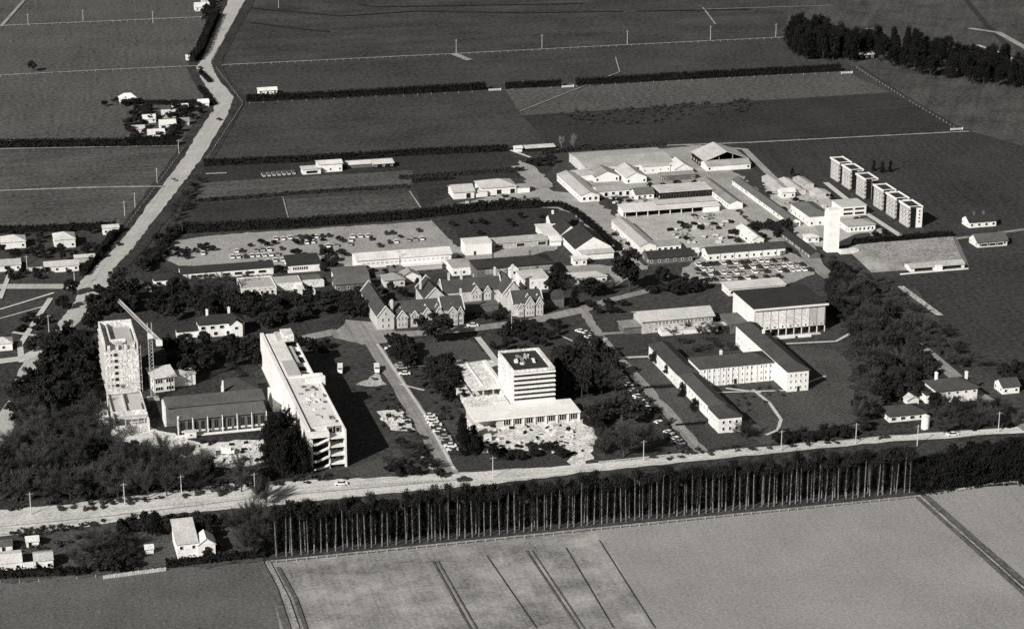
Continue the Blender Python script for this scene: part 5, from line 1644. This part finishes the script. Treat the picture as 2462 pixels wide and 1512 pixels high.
scatter('round', [(1150,820),(1340,795),(1345,830),(1190,855)], 9, (3, 5.5), (3.5, 5), 'leafy bush on the lawn behind the banded tower', 'bushes behind the banded tower', 4)
scatter('shrub', [(1000,905),(1080,890),(1110,1000),(1070,1030),(1040,980)], 22, (1.2, 2.6), (2, 3.6), 'shrub on the lawn between drive and roof slab', 'shrubs between drive and roof slab', 2.5, 'shrub')
scatter('shrub', [(895,905),(985,1010),(1010,1060),(990,1070),(930,1000)], 18, (1, 2.2), (2, 3.2), 'shrub on the left verge of the straight drive', 'shrubs left of the drive', 2.5, 'shrub')
scatter('bare', [(880,1140),(1000,1075),(1050,1130),(930,1150)], 8, (4, 7), (4, 6), 'young bare tree on the lawn left of the drive foot', 'young trees by the drive foot', 4)
scatter('round', [(960,1070),(1010,1070),(1050,1125),(1000,1130)], 6, (2.5, 4.5), (3, 4.5), 'dark bush on the lawn corner left of the drive', 'lawn corner bushes', 3)
scatter('round', [(1990,690),(2060,700),(2050,770),(1995,770)], 12, (4, 7), (4, 7), 'dark tree on the right side of the assembly hall', 'trees right of the assembly hall', 3)
scatter('shrub', [(1730,930),(1880,935),(1900,945),(1800,1000),(1770,980)], 14, (1, 2), (1.6, 2.6), 'round shrub in the hostel lawn court', 'hostel court shrubs', 3, 'shrub')
scatter('round', [(1830,760),(1800,800),(1640,800),(1560,795),(1560,790),(1740,775)], 12, (2, 3.6), (2.6, 4), 'bush below the veranda of the classroom block', 'bushes below the veranda', 2.5)
scatter('round', [(395,605),(470,600),(520,590),(530,600),(430,632),(400,632)], 12, (2, 3.5), (3, 5), 'dark bush in the corner beds of the pale car park', 'car park bed bushes', 3)
scatter('round', [(600,588),(860,574),(1000,566),(1000,570),(860,580),(600,596)], 12, (1.8, 3), (2.6, 4), 'dark bush between the rows of the pale car park', 'bushes between car rows', 3)
scatter('bare', [(420,684),(660,672),(670,690),(430,705)], 16, (3.5, 6), (4, 6), 'small bare tree in front of the low dark-roofed range', 'bare trees in front of the range', 3)
scatter('round', [(880,705),(890,700),(1000,690),(1060,690),(1080,705),(960,720)], 7, (3, 5), (3, 4.5), 'dark bush in the courtyard of the gabled hall', 'courtyard bushes', 2.5)
scatter('round', [(1120,765),(1240,752),(1240,775),(1130,785)], 7, (2, 4), (3, 4.5), 'dark bush beside the east court of the gabled hall', 'east court bushes', 2.5)
scatter('round', [(1090,905),(1110,900),(1120,980),(1095,960)], 6, (3, 5), (3, 4.5), 'dark bush against the unfinished slab edge', 'slab edge bushes', 2.2)
scatter('round', [(1405,1000),(1450,985),(1450,1050),(1410,1070)], 8, (4, 7), (4, 6), 'dark tree on the right edge of the podium site', 'podium right edge trees', 3)
scatter('round', [(20,560),(280,552),(280,575),(20,590)], 12, (2.5, 4.5), (3, 5), 'dark garden tree behind the white roadside houses', 'trees behind the roadside houses', 3)
scatter('round', [(0,640),(60,640),(190,640),(190,680),(0,680)], 16, (2, 4), (3, 4.5), 'garden bush along the side road houses', 'side road garden bushes', 3)
scatter('round', [(1985,470),(2060,520),(2150,580),(2110,580),(2000,500)], 12, (2, 3.6), (2.6, 4), 'dark bush along the apartment lane', 'apartment lane bushes', 3)
scatter('shrub', [(2000,620),(2150,680),(2300,840),(2250,850),(2100,730),(1990,650)], 40, (1.2, 3), (2, 4), 'scrubby shrub on the rough slope right of the campus', 'shrubs on the rough slope', 3, 'shrub')

# ------------------------------------------------------------------ poplar row: pale poles, and a dark inner row added to darken the gaps
x = 93.5
i = 0
while x < 311:
    t = (x - 92.7) / 219.0
    y = 652.6 - 2.2 * t
    tree('poplar', x + trng.uniform(-.35, .35), y + trng.uniform(-.3, .3), trng.uniform(14.5, 19.8) - 1.5 * t, trng.uniform(13, 18),
         'pale-stemmed tall poplar in the long row edging the pale field', 'poplar row')
    tree('belt', x + 1.4 + trng.uniform(-.6, .6), y + 5.5 + trng.uniform(-.6, .6), trng.uniform(11, 16) - 1.5 * t, trng.uniform(4.5, 6.5),
         'dark feathery tree added in the inner row to darken the gaps between poplar stems', 'dark inner row of the poplar belt')
    x += trng.uniform(1.9, 2.9)
x = 94.0
while x < 309:
    t = (x - 92.7) / 219.0
    tree('poplar', x, 654.9 - 2.2 * t, trng.uniform(14.5, 17) - 1.5 * t, trng.uniform(13, 16), 'thinner pale poplar pressed between the row and its dark inner trees', 'second poplar row')
    x += trng.uniform(3.4, 5.6)

# ------------------------------------------------------------------ hedges
def hedge(pts, w, h, label, m='leaf_black', world=False, rough=.5, group=None):
    P = [Vector(p if world else G(*p)) for p in pts]
    rng = np.random.default_rng(int(P[0].x * 10) % 9973)
    T = thing('hedge', label, 'hedge', P[0].x, P[0].y, 0, group)
    b = MB()
    C = []
    for a, c in zip(P[:-1], P[1:]):
        d = c - a
        ln = d.length
        u = d / ln
        n = Vector((-u.y, u.x))
        k = max(1, int(ln / 4))
        for i in range(k):
            p, q = a + u * (ln * i / k) - P[0], a + u * (ln * (i + 1) / k) - P[0]
            w1, h1 = w * .36 * rng.uniform(.85, 1.1), h * .86 * rng.uniform(.9, 1.05)
            b.hexa([(*(p - n * w1), -.1), (*(q - n * w1), -.1), (*(q + n * w1), -.1), (*(p + n * w1), -.1)],
                   [(*(p - n * w1 * .8), h1), (*(q - n * w1 * .8), h1), (*(q + n * w1 * .8), h1), (*(p + n * w1 * .8), h1)])
        m_ = int(ln * 9 * (w + h) / 4)
        s = rng.uniform(0, ln, m_)
        e_ = rng.uniform(-.5, .5, m_)
        top = rng.random(m_) < .45
        o = np.where(top, e_ * w, np.sign(e_) * w * .46)
        z = np.where(top, h * rng.uniform(.85, 1.04, m_), rng.uniform(.05, .95, m_) * h)
        C.append(np.stack([a.x - P[0].x + u.x * s + n.x * o, a.y - P[0].y + u.y * s + n.y * o, z], 1))
    part(T, 'core', b, m)
    V, F = leaves(rng, np.concatenate(C), rough)
    add('foliage', np_mesh('foliage', V, F, [m]), T)
hedge([(592, 245), (790, 238), (1000, 226), (1168, 216)], 4.5, 4.5, 'long black hedge crossing the far fields from the road bend')
hedge([(1215, 214), (1340, 208), (1350, 208)], 4.0, 4.0, 'short black hedge section between the two far field gates')
hedge([(1385, 207), (1600, 194), (2020, 171)], 4.0, 4.5, 'black far hedge running to the pine stand')
hedge([(-60, 357), (200, 354), (428, 350)], 5, 4.5, 'black hedge across the left fields ending at the main road')
hedge([(490, 399), (760, 388), (1000, 373), (1222, 363)], 3.5, 3.5, 'dark hedge behind the far nursery plots')
hedge([(440, 560), (700, 547), (1000, 525), (1180, 505), (1300, 498)], 4.0, 4.5, 'thick black hedge along the back of the car park')
hedge([(1300, 498), (1345, 497), (1385, 515), (1440, 562), (1490, 605)], 2.6, 2.8, 'dark hedge curving round the gabled cottages')
hedge([(470, 488), (700, 470), (980, 452)], 2.2, 2.0, 'low dark hedge between the ploughed plots', 'leaf_dark')
hedge([(960, 432), (1260, 412)], 2.2, 2.2, 'low dark hedge right of the ploughed plots', 'leaf_dark')
hedge([(990, 440), (1085, 432)], 2.4, 2.4, 'short dark hedge left of the seed stores', 'leaf_dark')
hedge([(-30, 560), (100, 557), (280, 548)], 3, 3.2, 'dark hedge behind the white roadside houses')
hedge([(283, 560), (230, 620), (200, 665)], 3, 2.6, 'dark hedge down the verge of the main road by the houses')
hedge([(520, 38), (505, 70), (480, 130), (462, 150)], 5, 5.0, 'tall black hedge along the upper main road')
hedge([(505, 200), (480, 175)], 2.5, 2.5, 'dark hedge inside the road bend')
hedge([(515, 255), (480, 215)], 2.5, 2.6, 'dark hedge outside the far hamlet bend')
hedge([(300, 250), (400, 252), (515, 250)], 2.6, 2.6, 'dark hedge behind the far hamlet')
hedge([(300, 340), (430, 334)], 2, 2.2, 'dark hedge in front of the far hamlet')
hedge([(0, 1388), (120, 1382), (210, 1378)], 3, 2.6, 'black hedge under the bottom-left sheds')
hedge([(400, 1362), (500, 1352), (560, 1345), (640, 1338)], 2.6, 2.6, 'dark hedge in front of the steep-roofed house')
hedge([(2050, 588), (2200, 575), (2290, 568)], 3, 2.6, 'dark hedge along the back of the turf terrace')
hedge([(1600, 352), (1400, 362), (1300, 372)], 2, 2.2, 'low dark hedge behind the factory roof', 'leaf_dark')
hedge([(1890, 338), (2330, 316)], 1.2, 1.0, 'thin low hedge along the far right field edge', 'leaf_mid', rough=.4)
hedge([(1545, 935), (1618, 930)], 1.0, 1.0, 'clipped hedge across the hostel side lawn, the upper one', rough=.3)
hedge([(1625, 1024), (1695, 1018)], 1.0, 1.0, 'clipped hedge across the hostel side lawn, the lower one', rough=.3)
hedge([(2140, 690), (2060, 690), (1990, 640)], 1.6, 1.6, 'dark hedge at the foot of the terrace slope', 'leaf_dark', rough=.4)
hedge([(230, 700), (280, 722)], 3, 3, 'rounded dark hedge at the crane side of the road junction')
hedge([(1700, 600), (1880, 592)], 1.0, 1.0, 'low hedge behind the long low white range', 'leaf_dark', rough=.4)

# ================================================================== CARS
def car_meshes():
    body = MB()
    body.ext([(-2.1, .32), (2.1, .32), (2.12, .62), (2.0, .86), (-2.05, .84), (-2.15, .6)], 'x', -.82, .82)
    cab = MB()
    bot = [(-.76, -1.35, .85), (.76, -1.35, .85), (.76, 1.0, .87), (-.76, 1.0, .87)]
    top = [(-.62, -.8, 1.36), (.62, -.8, 1.36), (.62, .55, 1.38), (-.62, .55, 1.38)]
    cab.hexa(bot, top)
    rf = MB()
    rf.box(-.64, -.85, 1.381, .64, .6, 1.43)
    wh = MB()
    wh.tube((-.1, 0, 0), (.1, 0, 0), .31, .31, 8)
    return body, cab, rf, wh
_b, _c, _r, _w = car_meshes()
CARS = {}
for pnt in ('white', 'grey', 'dark'):
    one = MB()
    for src, mi in ((_b, 0), (_c, 1), (_r, 0)):
        n = len(one.v)
        one.v += src.v
        one.f += [tuple(n + i for i in f) for f in src.f]
        one.m += [mi] * len(src.f)
    for sx in (-.74, .74):
        for sy in (-1.35, 1.3):
            one.tube((sx - .1, sy, .31), (sx + .1, sy, .31), .31, .31, 8, 2)
    CARS[pnt] = (one.mesh('car', ['paint_' + pnt, 'glass', 'tyre']), _b.mesh('body', ['paint_' + pnt]), _r.mesh('roof', ['paint_' + pnt]))
CABIN, WHEEL = _c.mesh('cabin', ['glass']), _w.mesh('wheel', ['tyre'])
crng = random.Random(4)
def car(x, y, rz, pnt, where, near=False, label=None, group=None):
    lab = label or f'{pnt} car {where}'
    g = group or 'cars ' + where
    s = crng.uniform(1.0, 1.15)
    if not near:
        o = add('car', CARS[pnt][0], None, (x, y, .16), rz, (s, s, s))
        return tag(o, lab, 'car', g)
    T = thing('car', lab, 'car', x, y, rz, g, .16)
    T.scale = (s, s, s)
    add('body', CARS[pnt][1], T)
    add('cabin', CABIN, T)
    add('roof', CARS[pnt][2], T)
    for sx in (-.74, .74):
        for sy in (-1.35, 1.3):
            add('wheel', WHEEL, T, (sx, sy, .31))
    return T
def pick():
    return crng.choices(['white', 'grey', 'dark'], [.42, .26, .32])[0]
def row(p, q, pitch, where, fill=.85, rz=0.0, near=False, jit=.25):
    a, c = Vector(G(*p)), Vector(G(*q))
    n = int((c - a).length / pitch)
    for i in range(n):
        if crng.random() > fill:
            continue
        v = a + (c - a) * (i + .5) / n
        car(v.x + crng.uniform(-jit, jit), v.y + crng.uniform(-jit * 2, jit * 2), rz + crng.uniform(-.06, .06) + (PI if crng.random() < .4 else 0), pick(), where, near)
LOT = 'parked in a row on the pale car park below the black hedge'
for p, q, f in (((655, 578), (800, 569), .85), ((920, 564), (1032, 556), .7), ((930, 586), (1020, 576), .75), ((560, 608), (700, 600), .85),
                ((765, 597), (850, 590), .8), ((535, 622), (690, 614), .85), ((615, 632), (690, 628), .9), ((715, 574), (820, 567), .4), ((800, 583), (900, 577), .5), ((700, 588), (760, 585), .8), ((480, 612), (560, 607), .5), ((600, 592), (700, 585), .55), ((840, 573), (910, 569), .6), ((905, 594), (1000, 588), .35)):
    row(p, q, 2.9, LOT, f)
LOT2 = 'packed in the rows below the long low white range'
for p, q in (((1670, 640), (1895, 627)), ((1655, 653), (1950, 638)), ((1640, 665), (1955, 650)), ((1650, 678), (1880, 668))):
    row(p, q, 2.75, LOT2, .93)
W3 = 'parked beside the straight drive below the banded tower'
row((1030, 1000), (1095, 1095), 3.0, W3, .95, PI / 2 - .2, True)
row((935, 838), (975, 905), 3.2, W3, .8, PI / 2 - .2, True)
W4 = 'parked on the verge of the road left of the hostel lawns'
row((1405, 800), (1480, 890), 3.3, W4, .8, .5, True)
row((1490, 905), (1560, 990), 3.3, W4, .85, .5, True)
row((1575, 1008), (1655, 1090), 3.3, W4, .85, .5, True)
row((2170, 860), (2235, 852), 2.8, 'parked at the end of the right-hand lane', .95, 0, True)
row((1010, 1105), (1040, 1130), 3.5, 'parked at the foot of the straight drive', .9, .4, True)
for (px, py, rz, pnt, lab) in ((1136, 786, 1.5, 'white', 'white car driving past the front of the gabled hall'), (284, 590, .4, 'dark', 'dark car on the main road beside the white garage'),
                               (527, 290, .4, 'dark', 'dark car on the main road at the far hamlet'), (482, 166, .3, 'dark', 'dark car at the upper bend of the main road'),
                               (417, 436, .5, 'grey', 'grey car alone on the straight of the main road'), (1012, 1056, 1.4, 'dark', 'dark car turning off the straight drive'),
                               (1115, 1157, 1.5, 'dark', 'dark car on the shingle road by the drive mouth'), (820, 1166, 1.4, 'white', 'white car parked by the shingle road fence'),
                               (1060, 1190, 1.5, 'dark', 'dark car on the shingle road above the poplars'), (2290, 1048, 1.5, 'white', 'white car on the shingle road below the villa'),
                               (1235, 488, .6, 'white', 'white car in the pale yard below the seed stores'), (1655, 548, 1.2, 'dark', 'dark vehicle in the middle of the bright yard'),
                               (1490, 562, 1.0, 'dark', 'dark vehicle on the yard road by the stock shed'), (1600, 665, 0, 'white', 'white car by the dark bushes of the crowded lot'),
                               (1112, 474, 1, 'dark', 'dark car by the pale gabled store'), (1395, 800, .6, 'white', 'white car at the head of the verge parking')):
    x, y = G(px, py)
    car(x, y, rz, pnt, '', True, lab, 'single cars')
# delivery van on the drive, bus beside the long block
def van(px, py, rz, ln, lab, nm='van'):
    T = thing(nm, lab, nm, *G(px, py), rz, None, .16)
    b = MB(); b.box(-1.0, -ln / 2, .45, 1.0, ln / 2, 2.5)
    part(T, 'body', b, 'white')
    b = MB(); b.box(-.9, -ln / 2 - 1.2, .45, .9, -ln / 2 - .01, 1.7)
    part(T, 'bonnet', b, 'white')
    b = MB(); b.box(-.85, -ln / 2 - .07, 1.72, .85, -ln / 2 - .011, 2.3)
    part(T, 'windscreen', b, 'glass')
    for sx in (-.85, .85):
        for sy in (-ln / 2 - .5, ln / 2 - 1):
            add('wheel', WHEEL, T, (sx, sy, .31), 0, (1.2, 1.2, 1.1))
van(906, 892, -.15, 4.6, 'white delivery van parked on the straight drive')
van(818, 893, -.2, 5.2, 'pale bus standing in the shadow of the long hostel block', 'bus')
van(545, 1092, 1.2, 3.6, 'white lorry among the materials below the columned hall', 'lorry')


# farm implements and stacks standing about the yards
irng = random.Random(31)
def implement(x, y, k, where):
    pale = k % 3
    T = thing('farm_implement' if k % 2 else 'timber_stack', ('pale', 'dark', 'grey')[pale] + (' wheeled implement ' if k % 2 else ' stack of timber ') + where, 'implement' if k % 2 else 'stack', x, y, irng.uniform(0, 3), 'things standing ' + where)
    m = ('cream', 'dark', 'roof_iron')[pale]
    if k % 2:
        b = MB(); b.box(-.9, -1.4, .6, .9, 1.4, 1.3); b.box(-.08, -3.0, .6, .08, -1.41, .75)
        part(T, 'body', b, m)
        for sx in (-1.0, 1.0):
            add('wheel', WHEEL, T, (sx, .5, .42), 0, (1.2, 1.35, 1.35))
    else:
        for j in range(3):
            b = MB(); b.box(-1.6 + .1 * j, -.9, .02 + .45 * j, 1.6 - .15 * j, .9, .43 + .45 * j)
            part(T, 'layer', b, m)
for n_, poly, where in ((46, [(1600,530),(1720,515),(1800,560),(1800,585),(1650,600),(1590,580)], 'on the bright yard'),
                        (16, [(1440,560),(1500,540),(1540,600),(1500,620)], 'beside the yard road'),
                        (22, [(1840,460),(1960,460),(2010,520),(1960,540),(1880,520)], 'around the pen sheds'),
                        (14, [(1420,470),(1540,470),(1560,490),(1440,495)], 'in front of the long sheds'),
                        (12, [(1110,480),(1260,470),(1260,490),(1120,492)], 'below the seed stores')):
    P = [G(*p) for p in poly]
    k = 0
    while k < n_:
        x, y = irng.uniform(min(p[0] for p in P), max(p[0] for p in P)), irng.uniform(min(p[1] for p in P), max(p[1] for p in P))
        if inside(x, y, P):
            implement(x, y, irng.randrange(6), where)
            k += 1

# ================================================================== POLES AND FENCES
pm = MB()
pm.tube((0, 0, -.2), (0, 0, 8.2), .16, .12, 6)
POLE = pm.mesh('post', ['pole'])
cm = MB(); cm.box(-1.1, -.07, 7.5, 1.1, .07, 7.7)
ARM = cm.mesh('crossarm', ['timber'])
def pole(px, py, label, group, s=1.0):
    T = thing('utility_pole', label, 'pole', *G(px, py), .1, group)
    add('post', POLE, T, sc=(1, 1, s)); add('crossarm', ARM, T, (0, 0, 7.6 * (s - 1)))
for px, py in ((1097, 131), (1303, 119), (1508, 109), (1708, 97), (1865, 92)):
    pole(px, py, 'pale power pole on the far fence line', 'far fence line poles', 1.2)
for px, py in ((300, 520), (325, 500), (378, 440), (430, 370), (180, 690), (118, 800), (66, 655)):
    pole(px, py, 'power pole along the main road verge', 'main road poles', .95)
for px, py in ((613, 1190), (437, 1196), (1185, 1150), (1547, 1110), (1878, 1085), (2400, 1040), (2205, 1072), (300, 1215), (75, 1238), (2057, 1068)):
    pole(px, py, 'power pole along the shingle road', 'shingle road poles', 1.0)
for px, py in ((368, 56), (68, 62), (670, 20), (200, 52)):
    pole(px, py, 'thin pole on the far left fence line', 'far left poles', 1.0)
for px, py in ((960, 648), (1230, 800), (655, 690)):
    pole(px, py, 'dark mast standing among the campus buildings', 'campus masts', 1.1)
prng2 = random.Random(77)
def fence(pts, label, pitch=5.0, h=1.1, rails=True):
    P = [Vector(G(*p)) for p in pts]
    T = thing('fence', label, 'fence', P[0].x, P[0].y)
    b, w_ = MB(), MB()
    for a, c in zip(P[:-1], P[1:]):
        d = c - a
        n = max(1, int(d.length / pitch))
        for i in range(n + 1):
            q = a + d * i / n - P[0]
            b.box(q.x - .06, q.y - .06, -.1, q.x + .06, q.y + .06, h * prng2.uniform(.75, 1.1))
        for z in (.4, .75, 1.0):
            w_.tube((a.x - P[0].x, a.y - P[0].y, z), (c.x - P[0].x, c.y - P[0].y, z), 0.015, n=4)
    o = part(T, 'post', b, 'pole')
    o['kind'] = 'stuff'
    part(T, 'wire', w_, 'steel')
fence([(535, 160), (1090, 133), (1500, 112), (1890, 93)], 'post and wire fence along the pale far field line')
fence([(-40, 68), (200, 57), (500, 44)], 'post and wire fence across the top left fields')
fence([(-40, 188), (250, 172), (475, 162)], 'post and wire fence below the lone field tree')
fence([(600, 250), (1168, 221), (2020, 176)], 'white-dotted fence at the foot of the far black hedge', 8)
fence([(590, 0), (507, 155)], 'fence on the right side of the upper main road')
fence([(520, 165), (585, 250), (500, 380)], 'fence round the right side of the main road bend')
fence([(440, 360), (375, 450), (300, 550)], 'pale rail fence on the left verge of the main road')
fence([(640, 1356), (1400, 1280), (2200, 1197)], 'post and wire fence at the foot of the poplar row', 3.2)
fence([(2300, 1182), (2380, 1168), (2480, 1160)], 'post and wire fence below the black thicket')
fence([(820, 1170), (1070, 1158)], 'white paling fence beside the shingle road below the lawn', 1.2, 1.0)
fence([(0, 1402), (140, 1396), (230, 1388)], 'thin fence at the edge of the bottom-left field')
fence([(1440, 1116), (1660, 1096)], 'low fence along the shingle road by the weeping trees')
fence([(2060, 165), (2180, 240), (2310, 318)], 'field fence below the pine stand')
T = thing('board_fence', 'pale board fence in front of the bottom-left orchard', 'fence', *G(248, 1392))
a, c = Vector(G(248, 1392)), Vector(G(400, 1372))
n = 26
for i in range(n):
    p = (c - a) * i / n
    q = (c - a) * (i + .88) / n
    b = MB()
    b.hexa([(p.x, p.y - .05, -.05), (q.x, q.y - .05, -.05), (q.x, q.y + .05, -.05), (p.x, p.y + .05, -.05)],
           [(p.x, p.y - .05, 1.25 + .1 * (i % 3)), (q.x, q.y - .05, 1.25 + .1 * (i % 3)), (q.x, q.y + .05, 1.25 + .1 * (i % 3)), (p.x, p.y + .05, 1.25 + .1 * (i % 3))])
    part(T, 'board', b, 'cream' if i % 4 else 'concrete')
for i, (px, py) in enumerate(((1190, 219), (1365, 211), (2036, 178), (2300, 314))):
    T = thing('field_gate', ['white gate between the two far hedges', 'white gate in the far black hedge', 'white gate below the pine stand', 'white gate at the end of the ditch'][i], 'gate', *G(px, py))
    b = MB()
    for z in (.3, .7, 1.1):
        b.box(-3.5, -.06, z, 3.5, .06, z + .22)
    part(T, 'rail', b, 'white')
    for xx in (-3.6, 3.6):
        b = MB(); b.box(xx - .15, -.15, -.1, xx + .15, .15, 1.6)
        part(T, 'post', b, 'white')
